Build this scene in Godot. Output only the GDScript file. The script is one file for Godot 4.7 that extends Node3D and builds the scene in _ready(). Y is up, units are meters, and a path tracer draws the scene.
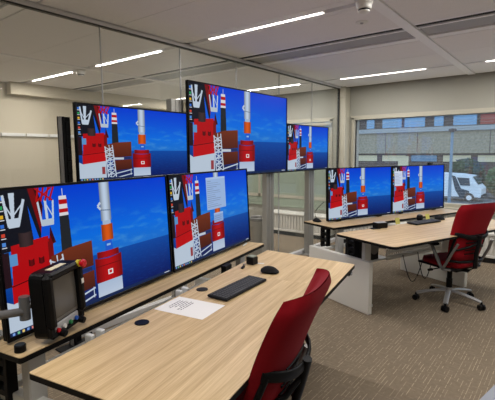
extends Node3D

# ---------------------------------------------------------------- mesh builder
class MB:
	var v := PackedVector3Array()
	var n := PackedVector3Array()
	var t := PackedVector2Array()
	func tri(a: Vector3, b: Vector3, c: Vector3, na: Vector3, nb: Vector3, nc: Vector3, ta := Vector2.ZERO, tb := Vector2.ZERO, tc := Vector2.ZERO) -> void:
		if (b - a).cross(c - a).dot(na + nb + nc) > 0.0:
			v.append_array([a, c, b]); n.append_array([na, nc, nb]); t.append_array([ta, tc, tb])
		else:
			v.append_array([a, b, c]); n.append_array([na, nb, nc]); t.append_array([ta, tb, tc])
	func quad(a: Vector3, b: Vector3, c: Vector3, d: Vector3, nn: Vector3, uv := []) -> void:
		if uv.is_empty():
			uv = [Vector2(0, 0), Vector2(1, 0), Vector2(1, 1), Vector2(0, 1)]
		tri(a, b, c, nn, nn, nn, uv[0], uv[1], uv[2])
		tri(a, c, d, nn, nn, nn, uv[0], uv[2], uv[3])
	func flat(a: Vector3, b: Vector3, c: Vector3, d: Vector3, hint: Vector3) -> void:
		var nn := (c - a).cross(d - b).normalized()
		if nn.dot(hint) < 0.0: nn = -nn
		quad(a, b, c, d, nn)
	func box(c: Vector3, s: Vector3, b := Basis.IDENTITY, bev := 0.0) -> MB:
		var h := s / 2.0
		var e := minf(bev, minf(h.x, minf(h.y, h.z)) * 0.95)
		var P := func(ax: int, sx: float, sy: float, sz: float) -> Vector3:
			var q := Vector3(sx * (h.x - e), sy * (h.y - e), sz * (h.z - e))
			q[ax] = [sx, sy, sz][ax] * h[ax]
			return c + b * q
		for ax in 3:
			for sg: float in [-1.0, 1.0]:
				var o: Array = [[-1, -1], [1, -1], [1, 1], [-1, 1]]
				var pts := []
				for k in 4:
					var q := [0.0, 0.0, 0.0]
					q[ax] = sg; q[(ax + 1) % 3] = o[k][0]; q[(ax + 2) % 3] = o[k][1]
					pts.append(P.call(ax, q[0], q[1], q[2]))
				var nn := Vector3.ZERO
				nn[ax] = sg
				quad(pts[0], pts[1], pts[2], pts[3], b * nn)
		if e > 0.0:
			for ax in 3:
				var a1 := (ax + 1) % 3
				var a2 := (ax + 2) % 3
				for s1: float in [-1.0, 1.0]:
					for s2: float in [-1.0, 1.0]:
						var q0 := [0.0, 0.0, 0.0]
						q0[ax] = -1.0; q0[a1] = s1; q0[a2] = s2
						var q1 := q0.duplicate()
						q1[ax] = 1.0
						var hint := Vector3.ZERO
						hint[a1] = s1; hint[a2] = s2
						quad(P.call(a1, q0[0], q0[1], q0[2]), P.call(a1, q1[0], q1[1], q1[2]), P.call(a2, q1[0], q1[1], q1[2]), P.call(a2, q0[0], q0[1], q0[2]), b * hint.normalized())
			for sx: float in [-1.0, 1.0]:
				for sy: float in [-1.0, 1.0]:
					for sz: float in [-1.0, 1.0]:
						var nn := b * Vector3(sx, sy, sz).normalized()
						tri(P.call(0, sx, sy, sz), P.call(1, sx, sy, sz), P.call(2, sx, sy, sz), nn, nn, nn)
		return self
	# tapered round bar with caps
	func cyl(a: Vector3, b: Vector3, r0: float, r1: float, seg := 16, caps := true) -> MB:
		var d := (b - a).normalized()
		var x := d.cross(Vector3.UP if absf(d.y) < 0.9 else Vector3.RIGHT).normalized()
		var y := d.cross(x)
		for i in seg:
			var c0 := x * cos(TAU * i / seg) + y * sin(TAU * i / seg)
			var c1 := x * cos(TAU * (i + 1) / seg) + y * sin(TAU * (i + 1) / seg)
			tri(a + c0 * r0, b + c0 * r1, b + c1 * r1, c0, c0, c1)
			tri(a + c0 * r0, b + c1 * r1, a + c1 * r0, c0, c1, c1)
			if caps:
				if r0 > 0: tri(a, a + c0 * r0, a + c1 * r0, -d, -d, -d)
				if r1 > 0: tri(b, b + c0 * r1, b + c1 * r1, d, d, d)
		return self
	# smooth tube along points, elliptical section rx (sideways) x ry
	func tube(p: Array, rx: float, ry: float, seg := 10, side := Vector3.ZERO) -> MB:
		var rings := []
		var nrm := []
		for i in p.size():
			var d: Vector3 = ((p[mini(i + 1, p.size() - 1)] as Vector3) - (p[maxi(i - 1, 0)] as Vector3)).normalized()
			var sref := side if side != Vector3.ZERO else (Vector3.UP if absf(d.y) < 0.9 else Vector3.RIGHT)
			var y := d.cross(sref).normalized()
			var x := y.cross(d).normalized()
			var ring := []
			var nr := []
			for k in seg:
				var a := TAU * k / seg
				ring.append((p[i] as Vector3) + x * cos(a) * rx + y * sin(a) * ry)
				nr.append((x * cos(a) / rx + y * sin(a) / ry).normalized())
			rings.append(ring); nrm.append(nr)
		for i in p.size() - 1:
			for k in seg:
				var j := (k + 1) % seg
				tri(rings[i][k], rings[i + 1][k], rings[i + 1][j], nrm[i][k], nrm[i + 1][k], nrm[i + 1][j])
				tri(rings[i][k], rings[i + 1][j], rings[i][j], nrm[i][k], nrm[i + 1][j], nrm[i][j])
		for e: int in [0, p.size() - 1]:
			var dd: Vector3 = ((p[0] as Vector3) - (p[1] as Vector3)).normalized() if e == 0 else ((p[e] as Vector3) - (p[e - 1] as Vector3)).normalized()
			for k in seg:
				tri(p[e], rings[e][k], rings[e][(k + 1) % seg], dd, dd, dd)
		return self
	# lathe about local y: profile of (radius, height)
	func lathe(prof: Array, at := Vector3.ZERO, seg := 24, b := Basis.IDENTITY) -> MB:
		for i in prof.size() - 1:
			var p0: Vector2 = prof[i]
			var p1: Vector2 = prof[i + 1]
			var d := (p1 - p0)
			var nn := Vector2(d.y, -d.x).normalized()
			for k in seg:
				var a0 := TAU * k / seg
				var a1 := TAU * (k + 1) / seg
				var q := func(pp: Vector2, a: float) -> Vector3: return at + b * Vector3(pp.x * cos(a), pp.y, pp.x * sin(a))
				var m0 := b * Vector3(nn.x * cos(a0), nn.y, nn.x * sin(a0))
				var m1 := b * Vector3(nn.x * cos(a1), nn.y, nn.x * sin(a1))
				tri(q.call(p0, a0), q.call(p1, a0), q.call(p1, a1), m0, m0, m1)
				tri(q.call(p0, a0), q.call(p1, a1), q.call(p0, a1), m0, m1, m1)
		return self
	# horizontal slab from a polygon in x,z
	func slab(poly: PackedVector2Array, y0: float, y1: float, scale := 1.0) -> MB:
		var idx := Geometry2D.triangulate_polygon(poly)
		for i in range(0, idx.size(), 3):
			var q := [poly[idx[i]], poly[idx[i + 1]], poly[idx[i + 2]]]
			for top in [true, false]:
				var y := y1 if top else y0
				var nn := Vector3.UP if top else Vector3.DOWN
				tri(Vector3(q[0].x, y, q[0].y), Vector3(q[1].x, y, q[1].y), Vector3(q[2].x, y, q[2].y), nn, nn, nn, q[0] * scale, q[1] * scale, q[2] * scale)
		var area := 0.0
		for i in poly.size():
			var j := (i + 1) % poly.size()
			area += poly[i].cross(poly[j])
		for i in poly.size():
			var a := poly[i]
			var b := poly[(i + 1) % poly.size()]
			var e := (b - a).normalized() * signf(area)
			var nn := Vector3(e.y, 0, -e.x)
			quad(Vector3(a.x, y0, a.y), Vector3(b.x, y0, b.y), Vector3(b.x, y1, b.y), Vector3(a.x, y1, a.y), nn, [a * scale, b * scale, b * scale, a * scale])
		return self
	# outline polygon given in a plane (o + ex*u + ey*v), thickened along ez by th
	func plate(poly: PackedVector2Array, o: Vector3, ex: Vector3, ey: Vector3, th: float) -> MB:
		var ez := ex.cross(ey).normalized()
		var idx := Geometry2D.triangulate_polygon(poly)
		for i in range(0, idx.size(), 3):
			for s: float in [-1.0, 1.0]:
				var q := []
				for k in 3: q.append(o + ex * poly[idx[i + k]].x + ey * poly[idx[i + k]].y + ez * s * th / 2)
				tri(q[0], q[1], q[2], ez * s, ez * s, ez * s, poly[idx[i]], poly[idx[i + 1]], poly[idx[i + 2]])
		var area := 0.0
		for i in poly.size(): area += poly[i].cross(poly[(i + 1) % poly.size()])
		for i in poly.size():
			var a := poly[i]
			var b := poly[(i + 1) % poly.size()]
			var e := (b - a).normalized() * signf(area)
			var nn := ex * e.y - ey * e.x
			var pa := o + ex * a.x + ey * a.y
			var pb := o + ex * b.x + ey * b.y
			quad(pa - ez * th / 2, pb - ez * th / 2, pb + ez * th / 2, pa + ez * th / 2, nn)
		return self
	# closed cushion/shell: fn(u, v) in [-1,1]^2 -> mid surface point, th(u, v) -> half thickness
	func shell(nu: int, nv: int, fn: Callable, th: Callable) -> MB:
		var mid := []
		for i in nu + 1:
			var row := []
			for j in nv + 1: row.append(fn.call(-1.0 + 2.0 * i / nu, -1.0 + 2.0 * j / nv))
			mid.append(row)
		var nm := func(i: int, j: int) -> Vector3:
			var du: Vector3 = mid[mini(i + 1, nu)][j] - mid[maxi(i - 1, 0)][j]
			var dv: Vector3 = mid[i][mini(j + 1, nv)] - mid[i][maxi(j - 1, 0)]
			return du.cross(dv).normalized()
		for s: float in [-1.0, 1.0]:
			var P := []
			for i in nu + 1:
				var row := []
				for j in nv + 1: row.append(mid[i][j] + nm.call(i, j) * s * th.call(-1.0 + 2.0 * i / nu, -1.0 + 2.0 * j / nv))
				P.append(row)
			var N := func(i: int, j: int) -> Vector3:
				var du: Vector3 = P[mini(i + 1, nu)][j] - P[maxi(i - 1, 0)][j]
				var dv: Vector3 = P[i][mini(j + 1, nv)] - P[i][maxi(j - 1, 0)]
				return du.cross(dv).normalized() * s
			for i in nu:
				for j in nv:
					var uv := [Vector2(i, j) / 10.0, Vector2(i + 1, j) / 10.0, Vector2(i + 1, j + 1) / 10.0, Vector2(i, j + 1) / 10.0]
					tri(P[i][j], P[i + 1][j], P[i + 1][j + 1], N.call(i, j), N.call(i + 1, j), N.call(i + 1, j + 1), uv[0], uv[1], uv[2])
					tri(P[i][j], P[i + 1][j + 1], P[i][j + 1], N.call(i, j), N.call(i + 1, j + 1), N.call(i, j + 1), uv[0], uv[2], uv[3])
		return self
	func mesh() -> ArrayMesh:
		var a := []
		a.resize(Mesh.ARRAY_MAX)
		a[Mesh.ARRAY_VERTEX] = v; a[Mesh.ARRAY_NORMAL] = n; a[Mesh.ARRAY_TEX_UV] = t
		var m := ArrayMesh.new()
		m.add_surface_from_arrays(Mesh.PRIMITIVE_TRIANGLES, a)
		return m

var M := {}
var taken := {}

func numbered(called: String) -> String:
	taken[called] = taken.get(called, -1) + 1
	return called if taken[called] == 0 else "%s_%03d" % [called, taken[called]]

func tag(o: Node3D, label: String, category: String, group := "") -> Node3D:
	o.set_meta("label", label); o.set_meta("category", category)
	if group: o.set_meta("group", group)
	return o

func part(called: String, mb: MB, mat: Material, parent: Node3D) -> MeshInstance3D:
	var o := MeshInstance3D.new()
	o.name = called; o.mesh = mb.mesh(); o.material_override = mat
	parent.add_child(o, true)
	return o

func piece(called: String, mesh: Mesh, mat: Material, parent: Node3D, at: Vector3) -> MeshInstance3D:
	var o := MeshInstance3D.new()
	o.name = called; o.mesh = mesh; o.material_override = mat; o.position = at
	parent.add_child(o, true)
	return o

func thing(called: String, label: String, category: String, at := Vector3.ZERO, turn := 0.0, group := "") -> Node3D:
	var o := Node3D.new()
	o.name = numbered(called); add_child(o); o.position = at; o.rotation_degrees.y = turn
	return tag(o, label, category, group)

func solid(called: String, mb: MB, mat: Material, label: String, category: String, at := Vector3.ZERO, turn := 0.0, group := "") -> MeshInstance3D:
	var o := MeshInstance3D.new()
	o.name = numbered(called); o.mesh = mb.mesh(); o.material_override = mat
	add_child(o); o.position = at; o.rotation_degrees.y = turn
	tag(o, label, category, group)
	return o

func struct(called: String, mb: MB, mat: Material, label := "", category := "") -> Node3D:
	var o: Node3D
	if mb:
		var mi := MeshInstance3D.new()
		mi.mesh = mb.mesh(); mi.material_override = mat
		o = mi
	else:
		o = Node3D.new()
	o.name = numbered(called)
	add_child(o)
	o.set_meta("kind", "structure")
	if label: o.set_meta("label", label)
	if category: o.set_meta("category", category)
	return o

# ---------------------------------------------------------------- materials
func mat(c: Color, rough := 0.6, metal := 0.0, spec := 0.5) -> StandardMaterial3D:
	var m := StandardMaterial3D.new()
	m.albedo_color = c; m.roughness = rough; m.metallic = metal; m.metallic_specular = spec
	return m

func noise(freq: float, sd: int, oct := 4) -> FastNoiseLite:
	var f := FastNoiseLite.new()
	f.noise_type = FastNoiseLite.TYPE_SIMPLEX_SMOOTH; f.frequency = freq; f.seed = sd
	f.fractal_octaves = oct
	return f

func rgb(r: float, g: float, b: float) -> Color:
	return Color(r / 255.0, g / 255.0, b / 255.0)

func wood_texture() -> ImageTexture:
	var w := 512
	var h := 1024
	var im := Image.create(w, h, false, Image.FORMAT_RGB8)
	var a := noise(1.0, 11, 3)
	var b := noise(1.0, 23, 2)
	var c := noise(1.0, 37, 2)
	for y in h:
		for x in w:
			var X := float(x) / w
			var Y := float(y) / h
			var warp := c.get_noise_2d(X * 4.0, Y * 1.6) * 0.02
			var g := a.get_noise_2d((X + warp) * 16.0, Y * 1.2) * 0.45
			g += b.get_noise_2d((X + warp) * 80.0, Y * 3.0) * 0.3
			g += b.get_noise_2d((X + warp) * 190.0, Y * 9.0) * 0.22
			var f := clampf(0.55 + g, 0.0, 1.0)
			im.set_pixel(x, y, rgb(176, 146, 104).lerp(rgb(222, 196, 153), f))
	im.generate_mipmaps()
	return ImageTexture.create_from_image(im)

func carpet_texture() -> ImageTexture:
	var s := 1024
	var im := Image.create(s, s, false, Image.FORMAT_RGB8)
	var rng := RandomNumberGenerator.new()
	rng.seed = 5
	var a := noise(0.02, 3, 3)
	for y in s:
		for x in s:
			var f := 0.45 + 0.16 * a.get_noise_2d(x, y) + rng.randf_range(-0.16, 0.16)
			im.set_pixel(x, y, rgb(112, 100, 85).lerp(rgb(156, 141, 121), clampf(f, 0, 1)))
	# pale yarn lines woven on a regular pitch along the room, broken into dashes, with fainter ones across
	var pitch := 32
	for cl in s / pitch:
		var x := cl * pitch + rng.randi_range(-4, 4)
		var y := rng.randi_range(0, 60)
		while y < s:
			var ln := rng.randi_range(30, 140)
			if rng.randf() < 0.62:
				var k := rng.randf_range(0.35, 0.75)
				for i in ln:
					for j in 5:
						var px := posmod(x + j, s)
						var py := (y + i) % s
						im.set_pixel(px, py, im.get_pixel(px, py).lerp(rgb(196, 180, 152), k))
			y += ln + rng.randi_range(6, 30)
	for rw in s / 40:
		var y := rw * 40 + rng.randi_range(-6, 6)
		var x := rng.randi_range(0, 60)
		while x < s:
			var ln := rng.randi_range(16, 70)
			if rng.randf() < 0.4:
				for i in ln:
					for j in 4:
						var px := (x + i) % s
						var py := posmod(y + j, s)
						im.set_pixel(px, py, im.get_pixel(px, py).lerp(rgb(184, 168, 142), 0.4))
			x += ln + rng.randi_range(10, 60)
	im.generate_mipmaps()
	return ImageTexture.create_from_image(im)

func speckle_texture(c0: Color, c1: Color, freq: float, sd: int, grain: float) -> ImageTexture:
	var s := 256
	var im := Image.create(s, s, false, Image.FORMAT_RGB8)
	var a := noise(freq, sd, 4)
	var rng := RandomNumberGenerator.new()
	rng.seed = sd
	for y in s:
		for x in s:
			var f := 0.5 + 0.5 * a.get_noise_2d(x, y) + rng.randf_range(-grain, grain)
			im.set_pixel(x, y, c0.lerp(c1, clampf(f, 0, 1)))
	return ImageTexture.create_from_image(im)

# ---------------------------------------------------------------- screen picture
const SW := 800
const SH := 450

func fillp(im: Image, pts: Array, c: Color, c2 = null) -> void:
	# scanline polygon, pts as [u, v] in 0..1
	var p := []
	var y0 := 1e9
	var y1 := -1e9
	for q in pts:
		var pp := Vector2(q[0] * SW, q[1] * SH)
		p.append(pp); y0 = minf(y0, pp.y); y1 = maxf(y1, pp.y)
	for y in range(maxi(0, int(ceil(y0 - 0.5))), mini(SH, int(floor(y1 - 0.5)) + 1)):
		var yy := y + 0.5
		var xs := []
		for i in p.size():
			var a: Vector2 = p[i]
			var b: Vector2 = p[(i + 1) % p.size()]
			if (a.y <= yy) != (b.y <= yy):
				xs.append(a.x + (yy - a.y) / (b.y - a.y) * (b.x - a.x))
		xs.sort()
		var col := c
		if c2 != null:
			col = c.lerp(c2, clampf((yy - y0) / maxf(y1 - y0, 1.0), 0, 1))
		for k in range(0, xs.size() - 1, 2):
			var xa := clampi(int(round(xs[k])), 0, SW)
			var xb := clampi(int(round(xs[k + 1])), 0, SW)
			if xb > xa:
				im.fill_rect(Rect2i(xa, y, xb - xa, 1), col)

func rect(im: Image, u0: float, v0: float, u1: float, v1: float, c: Color, c2 = null) -> void:
	fillp(im, [[u0, v0], [u1, v0], [u1, v1], [u0, v1]], c, c2)

func stroke(im: Image, u0: float, v0: float, u1: float, v1: float, w: float, c: Color) -> void:
	var d := Vector2((u1 - u0) * SW, (v1 - v0) * SH).normalized().orthogonal() * w * SW * 0.5
	var dx := d.x / SW
	var dy := d.y / SH
	fillp(im, [[u0 + dx, v0 + dy], [u1 + dx, v1 + dy], [u1 - dx, v1 - dy], [u0 - dx, v0 - dy]], c)

func cyl_rect(im: Image, u0: float, v0: float, u1: float, v1: float, c: Color, bow := 0.012) -> void:
	var n := 14
	for i in n:
		var a := float(i) / n
		var b := float(i + 1) / n
		var f := sin(PI * (a + b) / 2.0)
		var sh := 0.62 + 0.38 * f
		var dv := bow * f
		fillp(im, [[lerpf(u0, u1, a), v0 + dv], [lerpf(u0, u1, b), v0 + dv], [lerpf(u0, u1, b), v1 + dv], [lerpf(u0, u1, a), v1 + dv]], Color(c.r * sh, c.g * sh, c.b * sh))

func rig_picture(variant: int) -> ImageTexture:
	var im := Image.create(SW, SH, false, Image.FORMAT_RGB8)
	var cloud := noise(0.012, 8, 4)
	for y in SH:
		var v := float(y) / SH
		for x in SW:
			var u := float(x) / SW
			var hz := 0.60 - 0.0 * u
			var c: Color
			if v < hz:
				c = rgb(0, 62, 214).lerp(rgb(8, 112, 232), clampf(v / 0.42, 0, 1)).lerp(rgb(30, 116, 212), clampf((v - 0.42) / 0.18, 0, 1))
				var cl := clampf(cloud.get_noise_2d(x * 0.6, y * 2.2) * 1.5, 0, 1) * smoothstep(0.18, 0.4, v)
				c = c.lerp(rgb(90, 160, 225), cl * 0.55)
			else:
				var s := (v - hz) / (1.0 - hz)
				c = rgb(12, 76, 168).lerp(rgb(8, 24, 92), s)
				c = c.lerp(rgb(30, 90, 170), clampf(cloud.get_noise_2d(x * 2.0, y * 9.0) * 0.4, 0, 1))
			im.set_pixel(x, y, c)
	var red := rgb(180, 14, 20)
	var dred := rgb(120, 14, 18)
	var white := rgb(196, 210, 226)
	var dark := rgb(26, 26, 32)
	# left crane jib, dark
	fillp(im, [[0.0, 0.0], [0.16, 0.0], [0.2, 0.4], [0.0, 0.42]], rgb(20, 22, 32))
	fillp(im, [[0.125, 0.12], [0.17, 0.4], [0.14, 0.4]], rgb(8, 92, 224))
	fillp(im, [[0.13, 0.0], [0.165, 0.0], [0.235, 0.42], [0.19, 0.45]], dred)
	fillp(im, [[0.155, 0.0], [0.17, 0.0], [0.24, 0.42], [0.225, 0.42]], rgb(60, 12, 16))
	fillp(im, [[0.205, 0.0], [0.245, 0.0], [0.21, 0.38], [0.17, 0.38]], rgb(8, 84, 220))
	# white crane heads: slender struts gathered in a box
	stroke(im, 0.026, 0.03, 0.042, 0.25, 0.011, white)
	fillp(im, [[0.05, 0.02], [0.074, 0.02], [0.064, 0.25], [0.054, 0.25]], white)
	stroke(im, 0.11, 0.07, 0.08, 0.25, 0.012, white)
	fillp(im, [[0.036, 0.195], [0.09, 0.195], [0.084, 0.26], [0.04, 0.26]], white)
	stroke(im, 0.066, 0.17, 0.108, 0.09, 0.006, white)
	stroke(im, 0.03, 0.09, 0.056, 0.18, 0.006, white)
	stroke(im, 0.17, 0.10, 0.184, 0.28, 0.009, white)
	stroke(im, 0.205, 0.09, 0.209, 0.28, 0.012, white)
	stroke(im, 0.242, 0.10, 0.234, 0.28, 0.009, white)
	stroke(im, 0.21, 0.13, 0.236, 0.22, 0.005, white)
	rect(im, 0.182, 0.235, 0.238, 0.285, rgb(186, 200, 214))
	for k in 4:
		stroke(im, 0.165 + k * 0.02, 0.10, 0.178 + k * 0.024, 0.0, 0.009, red)
	stroke(im, 0.16, 0.0, 0.24, 0.1, 0.007, red)
	stroke(im, 0.24, 0.0, 0.165, 0.1, 0.007, red)
	# red winch house
	fillp(im, [[0.04, 0.38], [0.19, 0.36], [0.205, 0.36], [0.205, 0.63], [0.035, 0.66]], red)
	cyl_rect(im, 0.075, 0.30, 0.135, 0.40, rgb(64, 48, 50), 0.006)
	fillp(im, [[0.2, 0.4], [0.225, 0.42], [0.225, 0.72], [0.2, 0.72]], dred)
	fillp(im, [[0.03, 0.65], [0.21, 0.61], [0.21, 0.74], [0.03, 0.78]], rgb(190, 16, 22))
	stroke(im, 0.03, 0.66, 0.21, 0.62, 0.004, rgb(70, 8, 12))
	for k in 2:
		cyl_rect(im, 0.108 + k * 0.045, 0.5, 0.132 + k * 0.045, 0.545, rgb(104, 16, 20), 0.008)
	rect(im, 0.028, 0.44, 0.062, 0.52, rgb(92, 150, 205))
	rect(im, 0.0, 0.42, 0.03, 0.66, rgb(40, 22, 28))
	fillp(im, [[0.0, 0.75], [0.03, 0.78], [0.21, 0.74], [0.21, 1.0], [0.0, 1.0]], rgb(190, 205, 222))
	rect(im, 0.175, 0.82, 0.2, 0.92, rgb(150, 60, 66))
	# striped tower
	stroke(im, 0.292, 0.02, 0.292, 0.09, 0.004, rgb(210, 210, 215))
	fillp(im, [[0.272, 0.075], [0.31, 0.075], [0.315, 0.23], [0.268, 0.23]], rgb(222, 222, 226))
	rect(im, 0.271, 0.105, 0.312, 0.14, red)
	rect(im, 0.269, 0.175, 0.314, 0.205, red)
	fillp(im, [[0.268, 0.23], [0.315, 0.23], [0.32, 0.52], [0.264, 0.52]], rgb(34, 38, 44))
	# rusty tanks
	fillp(im, [[0.21, 0.52], [0.3, 0.485], [0.43, 0.47], [0.43, 0.68], [0.21, 0.70]], rgb(118, 52, 30), rgb(84, 34, 22))
	rect(im, 0.23, 0.69, 0.42, 0.72, rgb(36, 48, 96))
	rect(im, 0.27, 0.695, 0.36, 0.725, rgb(200, 206, 216))
	fillp(im, [[0.27, 0.735], [0.43, 0.72], [0.43, 0.86], [0.27, 0.88]], rgb(104, 44, 28), rgb(70, 30, 22))
	rect(im, 0.21, 0.88, 0.43, 1.0, rgb(28, 40, 92))
	# white stair lattice
	for k in 7:
		var v0 := 0.55 + k * 0.065
		var du := 0.004 * k
		stroke(im, 0.2 + du, v0, 0.275 + du * 0.5, v0 + 0.06, 0.0065, white)
		stroke(im, 0.27 + du * 0.5, v0, 0.205 + du, v0 + 0.06, 0.0065, white)
		stroke(im, 0.2 + du, v0 + 0.06, 0.275, v0 + 0.045, 0.006, white)
	stroke(im, 0.205, 0.54, 0.225, 1.0, 0.008, white)
	stroke(im, 0.238, 0.52, 0.25, 1.0, 0.006, white)
	stroke(im, 0.265, 0.52, 0.292, 1.0, 0.008, white)
	stroke(im, 0.29, 0.92, 0.43, 0.87, 0.008, white)
	stroke(im, 0.29, 0.98, 0.43, 0.93, 0.008, white)
	stroke(im, 0.42, 0.86, 0.42, 0.95, 0.006, white)
	# right leg: white column, orange collar, blue joint, red can
	cyl_rect(im, 0.498, 0.0, 0.562, 0.33, rgb(196, 214, 236), 0.0)
	stroke(im, 0.498, 0.235, 0.562, 0.245, 0.004, rgb(90, 110, 140))
	stroke(im, 0.482, 0.2, 0.5, 0.17, 0.012, white)
	stroke(im, 0.482, 0.2, 0.5, 0.23, 0.012, white)
	rect(im, 0.505, 0.33, 0.556, 0.37, rgb(168, 188, 214))
	cyl_rect(im, 0.494, 0.36, 0.566, 0.5, rgb(224, 92, 24), 0.004)
	fillp(im, [[0.512, 0.5], [0.552, 0.5], [0.562, 0.61], [0.508, 0.61]], rgb(30, 92, 210))
	stroke(im, 0.52, 0.54, 0.545, 0.54, 0.01, rgb(150, 190, 235))
	cyl_rect(im, 0.455, 0.585, 0.595, 0.64, rgb(176, 18, 24), 0.006)
	cyl_rect(im, 0.44, 0.635, 0.61, 0.84, rgb(186, 16, 22), 0.02)
	stroke(im, 0.44, 0.71, 0.61, 0.71, 0.004, rgb(110, 12, 16))
	rect(im, 0.515, 0.755, 0.548, 0.8, rgb(232, 232, 234))
	rect(im, 0.523, 0.765, 0.54, 0.79, rgb(196, 26, 30))
	fillp(im, [[0.445, 0.85], [0.605, 0.85], [0.605, 1.0], [0.445, 1.0]], rgb(176, 194, 220), rgb(196, 210, 230))
	# desktop icons and task bar
	var icon := [rgb(60, 120, 220), rgb(40, 160, 90), rgb(230, 180, 40), rgb(50, 110, 210), rgb(210, 70, 50), rgb(80, 140, 220)]
	for k in 6:
		rect(im, 0.008, 0.04 + k * 0.062, 0.022, 0.065 + k * 0.062, icon[k])
		rect(im, 0.006, 0.072 + k * 0.062, 0.026, 0.079 + k * 0.062, rgb(220, 224, 230))
	rect(im, 0.0, 0.968, 1.0, 1.0, rgb(26, 44, 84))
	for k in 9:
		rect(im, 0.012 + k * 0.02, 0.976, 0.022 + k * 0.02, 0.993, icon[k % 6].lerp(Color.WHITE, 0.35))
	rect(im, 0.94, 0.978, 0.985, 0.986, rgb(200, 208, 220))
	if variant == 1:   # a text window and a smaller one below it
		rect(im, 0.4, 0.055, 0.655, 0.45, rgb(158, 186, 228))
		rect(im, 0.4, 0.055, 0.655, 0.08, rgb(176, 200, 236))
		for k in 14:
			rect(im, 0.412, 0.1 + k * 0.024, 0.412 + 0.05 + 0.13 * absf(sin(k * 2.3)), 0.106 + k * 0.024, rgb(128, 144, 176))
		rect(im, 0.48, 0.5, 0.605, 0.62, rgb(140, 172, 222))
		rect(im, 0.48, 0.5, 0.605, 0.52, rgb(166, 192, 232))
		for k in 3:
			rect(im, 0.49, 0.54 + k * 0.025, 0.58, 0.546 + k * 0.025, rgb(120, 138, 176))
	if variant == 2:   # an open white window over the crane head
		rect(im, 0.035, 0.1, 0.18, 0.42, rgb(206, 218, 240))
		rect(im, 0.035, 0.1, 0.18, 0.125, rgb(226, 234, 248))
		for k in 8:
			rect(im, 0.045, 0.15 + k * 0.03, 0.1 + 0.06 * absf(sin(k * 1.7)), 0.157 + k * 0.03, rgb(150, 164, 192))
	return ImageTexture.create_from_image(im)

func screen_mat(variant: int, energy: float) -> StandardMaterial3D:
	var m := mat(Color(0.015, 0.015, 0.018), 0.35, 0.0, 0.18)
	m.emission_enabled = true
	m.emission_texture = rig_picture(variant)
	m.emission = Color.WHITE
	m.emission_operator = BaseMaterial3D.EMISSION_OP_MULTIPLY
	m.emission_energy_multiplier = energy
	return m

func note_texture() -> ImageTexture:
	var im := Image.create(424, 300, false, Image.FORMAT_RGB8)
	im.fill(rgb(236, 234, 232))
	var rng := RandomNumberGenerator.new()
	rng.seed = 9
	for line in 6:   # short handwritten rows along the narrow side, too small to read in the photograph
		var x := 62 + line * 24
		var y := 62 + rng.randi_range(-10, 10)
		var stop := 220 + rng.randi_range(-50, 15)
		while y < stop:
			var w := rng.randi_range(12, 30)
			for i in w:
				var xx := x + int(4.0 * sin((y + i) * 0.9)) + rng.randi_range(-1, 1)
				im.fill_rect(Rect2i(xx, y + i, 5, 2), rgb(58, 54, 60))
			y += w + rng.randi_range(5, 9)
	return ImageTexture.create_from_image(im)

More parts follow.
